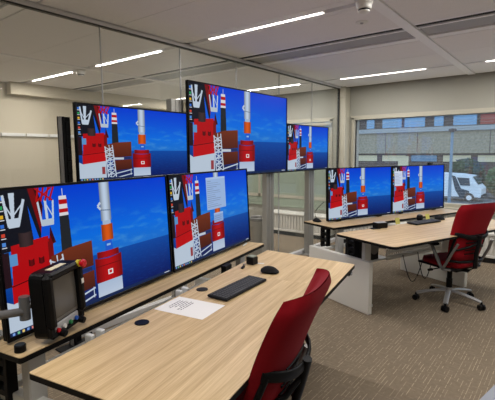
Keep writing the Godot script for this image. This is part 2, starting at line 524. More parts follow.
func setup_materials() -> void:
	var w := wood_texture()
	M.wood = mat(Color.WHITE, 0.42, 0, 0.4); M.wood.albedo_texture = w; M.wood.uv1_scale = Vector3(1.4, 0.7, 1)
	M.black_edge = mat(rgb(18, 17, 17), 0.5, 0, 0.3)
	M.black = mat(rgb(13, 13, 15), 0.45, 0, 0.3)
	M.matte_black = mat(rgb(20, 20, 22), 0.7, 0, 0.3)
	M.bezel = mat(rgb(8, 8, 10), 0.35, 0, 0.3)
	M.white = mat(rgb(230, 228, 221), 0.5)
	M.leg = mat(rgb(204, 202, 196), 0.45)
	M.carpet = mat(Color.WHITE, 0.95, 0, 0.1)
	M.carpet.albedo_texture = carpet_texture()
	M.carpet.uv1_triplanar = true; M.carpet.uv1_world_triplanar = true; M.carpet.uv1_scale = Vector3(1.25, 1.25, 1.25)
	M.vinyl = mat(rgb(150, 154, 166), 0.4)
	M.tile = mat(rgb(244, 243, 244), 0.8, 0, 0.3)
	M.tile.albedo_texture = speckle_texture(rgb(246, 246, 246), rgb(255, 255, 255), 0.3, 4, 0.4)
	M.tile.uv1_triplanar = true; M.tile.uv1_world_triplanar = true
	M.strip = mat(rgb(246, 246, 248), 0.5)
	M.perf = mat(rgb(168, 168, 170), 0.6)
	M.slot = mat(rgb(20, 20, 22), 0.8)
	M.wall = mat(rgb(164, 163, 153), 0.8, 0, 0.3)
	M.wall_b = mat(rgb(198, 189, 168), 0.8, 0, 0.3)
	M.frame = mat(rgb(182, 178, 162), 0.5)
	M.alu = mat(rgb(168, 167, 162), 0.35, 0.4)
	M.rail = mat(rgb(214, 213, 214), 0.45, 0.0)
	M.gasket = mat(rgb(30, 30, 32), 0.7)
	M.steel = mat(rgb(176, 174, 168), 0.3, 0.9)
	M.red = mat(rgb(150, 10, 26), 0.85, 0, 0.3)
	M.red.albedo_texture = speckle_texture(rgb(215, 200, 200), rgb(255, 255, 255), 0.4, 17, 0.5)
	M.red.uv1_triplanar = true; M.red.uv1_scale = Vector3(8, 8, 8); M.red.rim_enabled = true; M.red.rim = 0.2
	M.chair_grey = mat(rgb(120, 118, 116), 0.42, 0.3)
	M.base_alu = mat(rgb(168, 166, 164), 0.4, 0.5)
	M.arm_grey = mat(rgb(112, 112, 112), 0.4, 0.1)
	M.button_red = mat(rgb(200, 16, 36), 0.3)
	M.yellow = mat(rgb(206, 184, 40), 0.5)
	M.note = mat(rgb(222, 212, 110), 0.8)
	M.cream = mat(rgb(226, 218, 186), 0.7)
	M.cable = mat(rgb(20, 20, 22), 0.5)
	M.white_plastic = mat(rgb(226, 226, 222), 0.4)
	M.paper = mat(Color.WHITE, 0.85, 0, 0.2); M.paper.albedo_texture = note_texture()
	M.screen_a = screen_mat(0, 0.86)
	M.screen_b = screen_mat(1, 0.86)
	M.screen_c = screen_mat(2, 0.86)
	M.dark_glass = mat(rgb(84, 82, 78), 0.2)
	M.glass = mat(Color(0.93, 0.97, 0.95, 0.04), 0.0)
	M.glass.transparency = BaseMaterial3D.TRANSPARENCY_ALPHA
	M.window_glass = mat(Color(0.93, 0.96, 0.97, 0.04), 0.0)
	M.window_glass.transparency = BaseMaterial3D.TRANSPARENCY_ALPHA
	M.blind = mat(rgb(150, 164, 146), 0.85); M.blind.backlight_enabled = true; M.blind.backlight = Color(0.25, 0.28, 0.24)
	M.slat = mat(rgb(150, 158, 162), 0.6)
	M.lamp = mat(Color.WHITE, 0.5); M.lamp.emission_enabled = true; M.lamp.emission = rgb(255, 248, 238); M.lamp.emission_energy_multiplier = 6.0
	M.asphalt = mat(rgb(96, 98, 100), 0.9)
	M.brick = mat(rgb(82, 70, 68), 0.9)
	M.concrete = mat(Color.WHITE, 0.9)
	M.concrete.albedo_texture = speckle_texture(rgb(120, 116, 98), rgb(172, 166, 146), 0.05, 31, 0.35)
	M.concrete.uv1_triplanar = true; M.concrete.uv1_world_triplanar = true; M.concrete.uv1_scale = Vector3(0.3, 0.3, 0.3)
	M.lip = mat(rgb(152, 160, 162), 0.8)
	M.ext_glass = mat(rgb(92, 138, 172), 0.1, 0.2)
	M.ext_frame = mat(rgb(52, 42, 44), 0.6)
	M.ext_red = mat(rgb(140, 60, 52), 0.7)
	M.ext_cream = mat(rgb(214, 206, 170), 0.7)
	M.van = mat(rgb(214, 224, 228), 0.3)
	M.van_glass = mat(rgb(50, 66, 78), 0.1)
	M.tyre = mat(rgb(26, 26, 28), 0.8)
	M.leaf = mat(rgb(58, 82, 56), 0.8); M.leaf.backlight_enabled = true; M.leaf.backlight = Color(0.08, 0.12, 0.05)
	M.leaf_b = mat(rgb(92, 116, 76), 0.8); M.leaf_b.backlight_enabled = true; M.leaf_b.backlight = Color(0.08, 0.12, 0.05)
	M.post = mat(rgb(112, 140, 160), 0.5, 0.2)

# ---------------------------------------------------------------- camera, light
const HC := 2.63          # ceiling height
const ZB := -6.8          # facade wall

func setup_view() -> void:
	var cam := Camera3D.new()
	cam.name = "camera"
	cam.fov = 2.0 * rad_to_deg(atan(200.0 / 415.9))
	add_child(cam)
	var yaw := deg_to_rad(38.094)
	var pitch := deg_to_rad(-6.504)
	var roll := deg_to_rad(-0.339)
	cam.transform = Transform3D(Basis(Vector3.UP, yaw) * Basis(Vector3.RIGHT, pitch) * Basis(Vector3(0, 0, 1), roll), Vector3(3.3, 1.54, 0))
	cam.near = 0.05; cam.far = 300.0
	cam.current = true
	var env := Environment.new()
	env.background_mode = Environment.BG_SKY
	var sky := Sky.new()
	var sm := ProceduralSkyMaterial.new()
	sm.sky_top_color = rgb(150, 175, 205); sm.sky_horizon_color = rgb(196, 208, 218)
	sm.ground_bottom_color = rgb(90, 92, 94); sm.ground_horizon_color = rgb(160, 168, 174)
	sm.sky_energy_multiplier = 1.7
	sky.sky_material = sm
	env.sky = sky
	env.ambient_light_source = Environment.AMBIENT_SOURCE_DISABLED
	env.tonemap_mode = Environment.TONE_MAPPER_LINEAR
	env.tonemap_exposure = 1.0
	env.sdfgi_enabled = true; env.ssao_enabled = true; env.ssil_enabled = true
	var we := WorldEnvironment.new()
	we.name = "world"; we.environment = env
	add_child(we)

const LAMP_ENERGY := 2.15

func lamp(x0: float, x1: float, z: float, label: String, gone := "linear ceiling lights") -> void:
	var o := thing("ceiling_light", label, "ceiling light", Vector3((x0 + x1) / 2, HC, z), 0, gone)
	var L := x1 - x0
	part("housing", MB.new().box(Vector3(0, 0.015, 0), Vector3(L + 0.02, 0.036, 0.066), Basis.IDENTITY, 0.003), M.strip, o)
	part("diffuser", MB.new().box(Vector3(0, -0.004, 0), Vector3(L, 0.01, 0.028), Basis.IDENTITY, 0.003), M.lamp, o)
	var a := AreaLight3D.new()
	a.name = "glow"
	a.area_size = Vector2(L, 0.028)
	a.light_energy = LAMP_ENERGY
	a.light_color = rgb(255, 251, 246)
	a.shadow_enabled = true
	a.set("area_range", 12.0)
	a.rotation_degrees = Vector3(-90, 0, 0)
	a.position = Vector3(0, -0.012, 0)
	o.add_child(a)

# ---------------------------------------------------------------- room shell
func build_room() -> void:
	struct("floor", MB.new().box(Vector3(1.2, -0.05, -2.1), Vector3(9.8, 0.1, 9.6)), M.carpet, "brown woven carpet with pale yarn dashes", "floor")
	# pale smooth strip of floor beside the carpet
	var st := MB.new()
	var e0 := Vector2(3.005, -3.16)
	var e1 := Vector2(2.905, -2.66)
	var d := (e1 - e0).normalized()
	var nn := Vector2(-d.y, d.x)
	if nn.x < 0: nn = -nn
	var a := e0 - d * 0.6
	var b := e1 + d * 1.2
	st.slab(PackedVector2Array([a, b, b + nn * 1.4, a + nn * 1.4]), 0.0, 0.006)
	struct("floor_mat", st, M.vinyl, "smooth pale grey floor mat edge on the carpet", "floor mat")
	# facade with two window openings
	var f := MB.new()
	f.box(Vector3(1.2, (2.12 + 2.9) / 2, ZB - 0.15), Vector3(9.8, 0.78, 0.3))
	f.box(Vector3(1.2, 0.35, ZB - 0.15), Vector3(9.8, 0.70, 0.3))
	for s: Array in [[-3.7, -3.3], [-0.1, 0.26], [5.2, 6.1]]:
		f.box(Vector3((s[0] + s[1]) / 2, 1.41, ZB - 0.15), Vector3(s[1] - s[0], 1.42, 0.3))
	struct("wall_back", f, M.wall, "cream plaster facade wall above and below the windows", "wall")
	struct("wall_right", MB.new().box(Vector3(6.15, 1.4, -2.1), Vector3(0.1, 2.9, 9.8)), M.wall)
	struct("wall_front", MB.new().box(Vector3(1.2, 1.4, 2.75), Vector3(9.8, 2.9, 0.1)), M.wall)
	var fw := struct("wall_far", MB.new().box(Vector3(-3.7, 1.4, -2.1), Vector3(0.1, 2.9, 9.6)), M.wall_b, "plain cream wall of the room beyond the glass", "wall")
	part("bulkhead", MB.new().box(Vector3(-3.57, HC - 0.09, -4.82), Vector3(0.16, 0.18, 3.9)), M.wall_b, fw)
	# corner column, pipe casing
	var col := struct("trim_1", MB.new().box(Vector3(0.165, 1.315, ZB + 0.1), Vector3(0.11, 2.62, 0.2), Basis.IDENTITY, 0.012), M.frame, "cream pipe casing in the corner beside the window", "trim")
	part("cap", MB.new().box(Vector3(0.165, 2.5, ZB + 0.21), Vector3(0.08, 0.1, 0.02), Basis.IDENTITY, 0.004), M.frame, col)
	ceiling()
	partition()
	window_front()
	window_behind()
	convector(0.28, 5.4, "white ribbed convector heater under the clear window", "")
	convector(-1.3, 0.0, "white ribbed convector heater behind the glass partition", "")

func ceiling() -> void:
	var c := struct("ceiling", MB.new().box(Vector3(1.2, HC + 0.17, -2.1), Vector3(9.8, 0.1, 9.6)), M.tile, "suspended ceiling of pale panels with linear lights", "ceiling")
	var g := 0.004
	var runs := [[-3.65, -1.79], [-1.69, 0.055], [0.145, 2.02], [2.12, 4.2], [4.3, 6.1]]
	for bx: float in [-1.74, 2.07, 4.25]:
		part("beam", MB.new().box(Vector3(bx, HC + 0.017, -2.1), Vector3(0.092, 0.05, 9.3)), M.strip, c)
	for r: Array in runs:
		var x0: float = r[0]
		var x1: float = r[1]
		for m in 4:
			var z0 := -3.05 - 2.86 * (m - 2) # light row
			# panels going away from the light row
			var cuts := [[-0.033, -0.12, 0], [-0.12, -0.78, 1], [-0.78, -0.82, 2], [-0.905, -0.945, 2], [-0.945, -1.25, 3], [-1.25, -1.36, 2], [-1.37, -2.06, 1], [-2.06, -2.74, 1], [-2.74, -2.827, 0]]
			for k in cuts:
				var za: float = maxf(z0 + k[1], ZB + 0.02)
				var zb: float = minf(z0 + k[0], 2.7)
				if zb - za < 0.02: continue
				var mm: Material = [M.tile, M.tile, M.strip, M.perf][k[2]]
				var nm: String = ["edge_panel", "ceiling_panel", "edge_strip", "climate_panel"][k[2]]
				var up := 0.012 if k[2] == 3 else 0.0
				part(nm, MB.new().box(Vector3((x0 + x1) / 2, HC + 0.02 + up, (za + zb) / 2), Vector3(x1 - x0 - g, 0.04, zb - za - g), Basis.IDENTITY, 0.002), mm, c)
			# air slot beside the climate panel, and the channel that holds the lights
			if z0 - 0.905 > ZB and z0 - 0.84 < 2.6:
				part("air_slot", MB.new().box(Vector3((x0 + x1) / 2, HC + 0.03, z0 - 0.8625), Vector3(x1 - x0 - g, 0.04, 0.081)), M.slot, c)
			if z0 > ZB and z0 < 2.6:
				part("light_channel", MB.new().box(Vector3((x0 + x1) / 2, HC + 0.05, z0), Vector3(x1 - x0 - g, 0.03, 0.064)), M.strip, c)
	for z: float in [-3.05, -5.91, -0.19]:
		var far := z < -5
		lamp(0.457, 1.675, z, "linear light on the ceiling in front of the glass, " + ("nearer the window" if far else ("nearer the ceiling smoke detector" if z < -1 else "above the near desk end")), "linear lights over the desks")
		lamp(2.37 if far else 2.25, 3.56 if far else 3.37, z, "linear light on the ceiling past the flat beam, " + ("nearer the window" if far else ("in the middle row" if z < -1 else "in the row away from the window")), "linear lights over the desks")
		if z < -1: lamp(4.5, 5.7, z, "linear light at the far side of the room, " + ("by the window" if far else "in the middle row"), "linear lights over the desks")
		lamp(-1.46, -0.25, z, "linear light close behind the glass partition, " + ("nearer the window" if far else ("beside the smoke detector" if z < -1 else "in the row away from the window")), "linear lights beyond the glass")
		if z < -1: lamp(-3.15, -2.06, z, "linear light deep in the room beyond the glass, " + ("by the window" if far else "near the plain wall"), "linear lights beyond the glass")
	smoke_detector(Vector3(2.03, HC - 0.008, -3.0), "white smoke detector under the flat ceiling beam")
	smoke_detector(Vector3(-1.88, HC, -3.08), "white smoke detector on the ceiling beyond the glass")
	var sp := thing("ceiling_rosette", "small flat white disc in a ceiling panel near smoke detector", "ceiling disc", Vector3(1.81, HC, -3.48))
	part("disc", MB.new().lathe([Vector2(0, -0.008), Vector2(0.045, -0.008), Vector2(0.055, 0.0)]), M.white_plastic, sp)
	part("nozzle", MB.new().lathe([Vector2(0, -0.016), Vector2(0.012, -0.016), Vector2(0.014, -0.006)]), M.perf, sp)

func smoke_detector(at: Vector3, label: String) -> void:
	var o := thing("smoke_detector", label, "smoke detector", at, 0, "smoke detectors")
	part("base", MB.new().lathe([Vector2(0.062, 0.0), Vector2(0.062, -0.02), Vector2(0.057, -0.028), Vector2(0.0, -0.028)]), M.white, o)
	part("body", MB.new().lathe([Vector2(0.056, -0.028), Vector2(0.054, -0.052), Vector2(0.047, -0.058), Vector2(0, -0.058)]), M.white, o)
	part("vent_ring", MB.new().lathe([Vector2(0.042, -0.058), Vector2(0.04, -0.07), Vector2(0, -0.07)]), M.gasket, o)
	part("dome", MB.new().lathe([Vector2(0.044, -0.07), Vector2(0.04, -0.077), Vector2(0.022, -0.083), Vector2(0, -0.084)]), M.white_plastic, o)

const XG := 0.1           # plane of the glass partition

func partition() -> void:
	var w := struct("wall_left", null, null, "full height glass partition with aluminium rails", "wall")
	var ze := -6.6
	var zc := (2.7 + ze) / 2
	var ln := 2.7 - ze
	part("top_rail", MB.new().box(Vector3(XG, HC - 0.014, zc), Vector3(0.08, 0.034, ln), Basis.IDENTITY, 0.004), M.rail, w)
	part("top_gasket", MB.new().box(Vector3(XG, HC - 0.034, zc), Vector3(0.05, 0.007, ln)), M.gasket, w)
	part("bottom_rail", MB.new().box(Vector3(XG, 0.03, zc), Vector3(0.06, 0.06, ln), Basis.IDENTITY, 0.004), M.rail, w)
	part("end_post", MB.new().box(Vector3(XG, HC / 2 - 0.02, ze + 0.015), Vector3(0.03, HC - 0.04, 0.03), Basis.IDENTITY, 0.003), M.gasket, w)
	var js := [2.7, 1.5, 0.61, -0.3, -1.195, -2.09, -2.99, -3.88, -4.785, -5.68, ze + 0.03]
	for i in js.size() - 1:
		var za: float = js[i]
		var zb: float = js[i + 1]
		part("pane", MB.new().box(Vector3(XG, 1.325, (za + zb) / 2), Vector3(0.012, 2.53, za - zb - 0.006)), M.glass, w)
		if i > 0:
			part("joint", MB.new().box(Vector3(XG, 1.325, za), Vector3(0.013, 2.53, 0.006)), M.perf, w)

func window_front() -> void:
	var w := struct("window_1", null, null, "wide clear window with cream frame facing the building", "window")
	var x0 := 0.26
	var x1 := 5.2
	var yb := 0.70
	var yt := 2.12
	var zf := ZB - 0.02
	part("frame_top", MB.new().box(Vector3((x0 + x1) / 2, yt - 0.02, zf), Vector3(x1 - x0, 0.04, 0.1), Basis.IDENTITY, 0.004), M.frame, w)
	part("frame_bottom", MB.new().box(Vector3((x0 + x1) / 2, yb + 0.03, zf), Vector3(x1 - x0, 0.06, 0.1), Basis.IDENTITY, 0.004), M.frame, w)
	for x: float in [x0 + 0.025, 3.3, x1 - 0.025]:
		part("frame_upright", MB.new().box(Vector3(x, (yb + yt) / 2, zf), Vector3(0.05, yt - yb, 0.1), Basis.IDENTITY, 0.004), M.frame, w)
	part("frame_lining", MB.new().box(Vector3((x0 + x1) / 2, yt + 0.012, ZB + 0.01), Vector3(x1 - x0 + 0.04, 0.03, 0.03), Basis.IDENTITY, 0.003), M.frame, w)
	part("seal", MB.new().box(Vector3(x0 + 0.056, (yb + yt) / 2, zf - 0.02), Vector3(0.012, yt - yb - 0.1, 0.03)), M.gasket, w)
	part("pane", MB.new().box(Vector3(1.793, (yb + yt) / 2, zf - 0.02), Vector3(2.965, yt - yb - 0.09, 0.01)), M.window_glass, w)
	part("pane", MB.new().box(Vector3(4.24, (yb + yt) / 2, zf - 0.02), Vector3(1.83, yt - yb - 0.09, 0.01)), M.window_glass, w)
	part("window_sill", MB.new().box(Vector3((x0 + x1) / 2, yb - 0.012, ZB + 0.04), Vector3(x1 - x0 + 0.06, 0.03, 0.14), Basis.IDENTITY, 0.004), M.frame, w)
	var b := thing("venetian_blind", "open blind of thin pale slats hanging outside the clear window", "blind", Vector3((x0 + x1) / 2, 0, ZB - 0.2))
	part("head_box", MB.new().box(Vector3(0, 2.1, 0), Vector3(x1 - x0 - 0.12, 0.04, 0.05)), M.slat, b)
	var slat := MB.new().box(Vector3.ZERO, Vector3(x1 - x0 - 0.14, 0.0012, 0.022), Basis(Vector3.RIGHT, deg_to_rad(-2.0))).mesh()
	for k in 30:
		piece("slat", slat, M.slat, b, Vector3(0, 2.06 - k * 0.044, 0))
	for x: float in [-1.9, -0.9, 0.4, 1.9]:
		part("cord", MB.new().cyl(Vector3(x, 2.1, 0.0), Vector3(x, 0.74, 0.0), 0.0012, 0.0012, 6), M.slat, b)

func window_behind() -> void:
	var w := struct("window_2", null, null, "window beyond the glass partition behind a lowered blind", "window")
	var x0 := -3.3
	var x1 := -0.1
	part("frame_top", MB.new().box(Vector3((x0 + x1) / 2, 2.1, ZB - 0.02), Vector3(x1 - x0, 0.04, 0.1)), M.frame, w)
	part("frame_bottom", MB.new().box(Vector3((x0 + x1) / 2, 0.69, ZB - 0.02), Vector3(x1 - x0, 0.06, 0.1)), M.frame, w)
	for x: float in [x0 + 0.025, -1.7, x1 - 0.025]:
		part("frame_upright", MB.new().box(Vector3(x, 1.39, ZB - 0.02), Vector3(0.05, 1.46, 0.1)), M.frame, w)
	part("frame_lining", MB.new().box(Vector3((x0 + x1) / 2, 2.132, ZB + 0.01), Vector3(x1 - x0 + 0.04, 0.03, 0.03)), M.frame, w)
	part("pane", MB.new().box(Vector3((x0 + x1) / 2, 1.39, ZB - 0.05), Vector3(x1 - x0, 1.4, 0.01)), M.window_glass, w)
	var b := thing("roller_blind", "pale green roller blind drawn over window beyond the glass", "blind", Vector3((x0 + x1) / 2, 0, ZB + 0.02))
	part("fabric", MB.new().box(Vector3(0, 1.24, 0.0), Vector3(x1 - x0 - 0.02, 1.5, 0.003)), M.blind, b)
	part("bottom_bar", MB.new().box(Vector3(0, 0.5, 0.0), Vector3(x1 - x0 - 0.02, 0.03, 0.012), Basis.IDENTITY, 0.003), M.blind, b)
	part("roller", MB.new().cyl(Vector3(x0 - (x0 + x1) / 2, 2.03, 0.03), Vector3(x1 - (x0 + x1) / 2, 2.03, 0.03), 0.035, 0.035, 14), M.frame, b)

func convector(x0: float, x1: float, label: String, group: String) -> void:
	var o := thing("convector_heater", label, "radiator", Vector3(x0, 0, ZB + 0.012), 0, group)
	var L := x1 - x0
	var dp := 0.33
	part("plinth", MB.new().box(Vector3(L / 2, 0.04, dp / 2 - 0.02), Vector3(L, 0.08, dp - 0.04)), M.gasket, o)
	part("casing", MB.new().box(Vector3(L / 2, 0.235, dp / 2 - 0.008), Vector3(L, 0.31, dp - 0.03), Basis.IDENTITY, 0.003), M.white, o)
	part("top_board", MB.new().box(Vector3(L / 2, 0.405, dp / 2 + 0.005), Vector3(L + 0.02, 0.03, dp + 0.02), Basis.IDENTITY, 0.004), M.white, o)
	part("bottom_lip", MB.new().box(Vector3(L / 2, 0.095, dp / 2 + 0.005), Vector3(L + 0.01, 0.035, dp + 0.01), Basis.IDENTITY, 0.004), M.white, o)
	var f := MB.new()
	var k := 0.03
	while k < L - 0.02:
		f.box(Vector3(k, 0.25, dp - 0.01), Vector3(0.034, 0.26, 0.034))
		k += 0.062
	var fins := part("fins", f, M.white, o)
	fins.set_meta("kind", "stuff")

# ---------------------------------------------------------------- furniture
func rounded(pts: Array, rad: float) -> PackedVector2Array:
	var out := PackedVector2Array()
	for i in pts.size():
		var p: Vector2 = pts[i]
		var a: Vector2 = (pts[(i + pts.size() - 1) % pts.size()] - p).normalized()
		var b: Vector2 = (pts[(i + 1) % pts.size()] - p).normalized()
		for k in 5:
			var t := k / 4.0
			var q0 := p + a * rad
			var q1 := p + b * rad
			out.append(q0 * (1 - t) * (1 - t) + p * 2 * t * (1 - t) + q1 * t * t)
	return out

func board(parent: Node3D, pts: Array, top: float, rad: float, called: String) -> void:
	# board of light wood laminate with a black band round its edge
	var p := rounded(pts, rad)
	part(called, MB.new().slab(p, top - 0.003, top), M.wood, parent)
	var inner := Geometry2D.offset_polygon(p, 0.0005)
	part("edge_band", MB.new().slab(inner[0] if inner.size() else p, top - 0.025, top - 0.0032), M.black_edge, parent)

func column_leg(parent: Node3D, x: float, L: float, y0: float, y1: float, called := "leg") -> void:
	var g := part(called, MB.new().box(Vector3(x, (y0 + y1) / 2, -L), Vector3(0.05, y1 - y0, 0.085), Basis.IDENTITY, 0.006), M.leg, parent)
	part("foot", MB.new().box(Vector3(x - 0.08, y0 + 0.015, -L), Vector3(0.3, 0.03, 0.08), Basis.IDENTITY, 0.005), M.leg, g)

func cable_bracket(parent: Node3D, x: float, L: float, y: float, h: float) -> void:
	# black perforated plate that hangs beside the leg
	var m := MB.new()
	var n := int(h / 0.06)
	var step := h / n
	m.box(Vector3(x - 0.045, y, -L), Vector3(0.025, h, 0.05), Basis.IDENTITY, 0.003)
	m.box(Vector3(x + 0.045, y, -L), Vector3(0.025, h, 0.05), Basis.IDENTITY, 0.003)
	for i in n + 1:
		m.box(Vector3(x, y - h / 2 + i * step, -L), Vector3(0.1, 0.03, 0.05), Basis.IDENTITY, 0.003)
	part("cable_bracket", m, M.black, parent)

func workstation(at: Vector3, turn: float, near: bool) -> void:
	# --- desk in front
	var d := thing("sit_stand_desk", "light oak desk with black edge, " + ("paper sheet lying on it" if near else "yellow notes beside it, near window"), "desk", at, turn)
	var Ld := 2.12
	if near:
		board(d, [Vector2(0, 0), Vector2(0, -2.12), Vector2(0.735, -1.99), Vector2(0.735, 0)], 0.75, 0.012, "desktop")
	else:
		board(d, [Vector2(0, 0), Vector2(0, -2.12), Vector2(0.71, -2.12), Vector2(0.71, 0)], 0.75, 0.05, "desktop")
	for L: float in [0.3, 1.8]:
		column_leg(d, 0.13 if not near else 0.2, L, 0.0, 0.7)
	part("crossbar", MB.new().box(Vector3(0.2, 0.705, -1.05), Vector3(0.1, 0.03, 1.7)), M.leg, d)
	for L: float in [0.3, 1.8]:
		part("top_support", MB.new().box(Vector3(0.35, 0.712, -L), Vector3(0.6, 0.024, 0.06)), M.leg, d)
	cable_bracket(d, 0.0 if not near else 0.1, 0.24, 0.6, 0.2)
	# height control
	var hc := part("height_control", MB.new().box(Vector3(0.70, 0.7, -1.93 if near else -1.6), Vector3(0.05, 0.022, 0.075), Basis(Vector3(0, 0, 1), -0.25), 0.006), M.black, d)
	part("rocker", MB.new().box(Vector3(0.727, 0.694, -1.93 if near else -1.6), Vector3(0.006, 0.012, 0.03)), M.perf, hc)
	if near:
		for q: Vector2 in [Vector2(0.07, 0.53), Vector2(-0.0 + 0.062, 1.055)]:
			part("cable_port", MB.new().lathe([Vector2(0.034, 0.75), Vector2(0.034, 0.7535), Vector2(0.03, 0.7545), Vector2(0, 0.7545)], Vector3(q.x, 0, -q.y), 24), M.black, d)
	# --- shelf desk that carries the screens
	var s := thing("monitor_shelf", "narrow light oak shelf desk on white panels carrying the " + ("large screen pair" if near else "window side screens"), "shelf desk", at, turn)
	var xf := -0.125 if near else -0.235
	var xr := -0.56 if near else -0.74
	var l0 := 0.055 if near else 0.2
	var l1 := 2.33 if near else 2.5
	board(s, [Vector2(xr, -l0), Vector2(xr, -l1), Vector2(xf, -l1), Vector2(xf, -l0)], 0.75, 0.012, "shelf_board")
	for L: float in [l0 + (0.11 if near else 0.16), l1 - 0.3]:
		column_leg(s, xf - 0.08, L, 0.0, 0.725)
	part("crossbar", MB.new().box(Vector3(xf - 0.16, 0.7, -(l0 + l1) / 2), Vector3(0.05, 0.04, l1 - l0 - 0.3)), M.leg, s)
	cable_bracket(s, xf - (0.25 if near else 0.24), l0 + (0.085 if near else 0.1), 0.58 if near else 0.6, 0.27 if near else 0.2)
	# --- white base with thick end panels and a perforated screen between them
	var b := s
	for L: float in [0.16, 1.9 if near else 1.7]:
		part("end_panel", MB.new().box(Vector3(-0.115, 0.255, -L), Vector3(0.88, 0.51, 0.05), Basis.IDENTITY, 0.004), M.white, b)
	if not near: perforated(b, 0.02)
	if near: part("cable_duct", MB.new().box(Vector3(-0.32, 0.12, -1.03), Vector3(0.12, 0.1, 1.68), Basis.IDENTITY, 0.004), M.white, b)
	part("base_rail", MB.new().box(Vector3(-0.42, 0.49, -1.03), Vector3(0.06, 0.03, 1.68), Basis.IDENTITY, 0.004), M.white, b)

func perforated(parent: Node3D, x: float) -> void:
	# sheet with real holes: strips and short bars leave square openings
	var m := MB.new()
	var y0 := 0.42
	var y1 := 0.66
	var la := 0.72
	var lb := 1.66
	var rows := 5
	var cols := 26
	var py := (y1 - y0) / rows
	var pl := (lb - la) / cols
	for r in rows + 1:
		m.box(Vector3(x, y0 + r * py, -(la + lb) / 2), Vector3(0.004, py * 0.6, lb - la))
	for r in rows:
		for c in cols + 1:
			m.box(Vector3(x, y0 + (r + 0.5) * py, -(la + c * pl)), Vector3(0.004, py * 0.4, pl * 0.6))
	part("perforated_sheet", m, M.white, parent)
	part("sheet_frame", MB.new().box(Vector3(x, y0 - 0.02, -(la + lb) / 2), Vector3(0.03, 0.03, lb - la), Basis.IDENTITY, 0.003), M.white, parent)

func display(called: String, label: String, group: String, at: Vector3, turn: float, w: float, h: float, m: Material, stand: float, tilt := 0.0) -> Node3D:
	# local: picture faces +x, runs along -z; base point at the bottom centre
	var o := thing(called, label, "monitor", at, turn, group)
	var B := Basis(Vector3(0, 0, 1), tilt)
	var bz := 0.012
	var c := Vector3(0, h / 2, 0)
	part("housing", MB.new().box(B * (c + Vector3(-0.02, 0, 0)), Vector3(0.028, h, w), B, 0.004), M.bezel, o)
	part("rear_cover", MB.new().box(B * (c + Vector3(-0.055, -h * 0.12, 0)), Vector3(0.05, h * 0.5, w * 0.7), B, 0.015), M.matte_black, o)
	var fr := MB.new()
	for s: float in [-1, 1]:
		fr.box(B * (c + Vector3(-0.002, s * (h / 2 - bz / 2), 0)), Vector3(0.012, bz * (1.5 if s < 0 else 1.0), w), B, 0.002)
		fr.box(B * (c + Vector3(-0.002, 0, s * (w / 2 - bz / 2))), Vector3(0.012, h - 2 * bz, bz), B, 0.002)
	part("bezel", fr, M.bezel, o)
	var q := MB.new()
	var hh := h / 2 - bz
	var hw := w / 2 - bz
	q.quad(B * (c + Vector3(-0.004, hh, hw)), B * (c + Vector3(-0.004, hh, -hw)), B * (c + Vector3(-0.004, -hh, -hw)), B * (c + Vector3(-0.004, -hh, hw)), B * Vector3.RIGHT)
	part("screen", q, m, o)
	if stand > 0.0:
		for s: float in [-0.32, 0.32]:
			var sm := MB.new()
			sm.box(Vector3(-0.05, -stand / 2 + 0.03, s * w), Vector3(0.03, stand + 0.06, 0.05), Basis.IDENTITY, 0.004)
			sm.box(Vector3(-0.07, -stand + 0.005, s * w), Vector3(0.12, 0.01, 0.06), Basis.IDENTITY, 0.003)
			part("stand_foot", sm, M.black, o)
	return o

func local_to_world(at: Vector3, turn: float, p: Vector3) -> Vector3:
	return at + Basis(Vector3.UP, deg_to_rad(turn)) * p

const NEAR_AT := Vector3(1.786, 0, -0.6325)
const NEAR_TURN := 11.1
const FAR_AT := Vector3(1.5026, 0, -3.676)
const FAR_TURN := -21.0

func N(x: float, y: float, L: float) -> Vector3: return local_to_world(NEAR_AT, NEAR_TURN, Vector3(x, y, -L))
func F(x: float, y: float, L: float) -> Vector3: return local_to_world(FAR_AT, FAR_TURN, Vector3(x, y, -L))

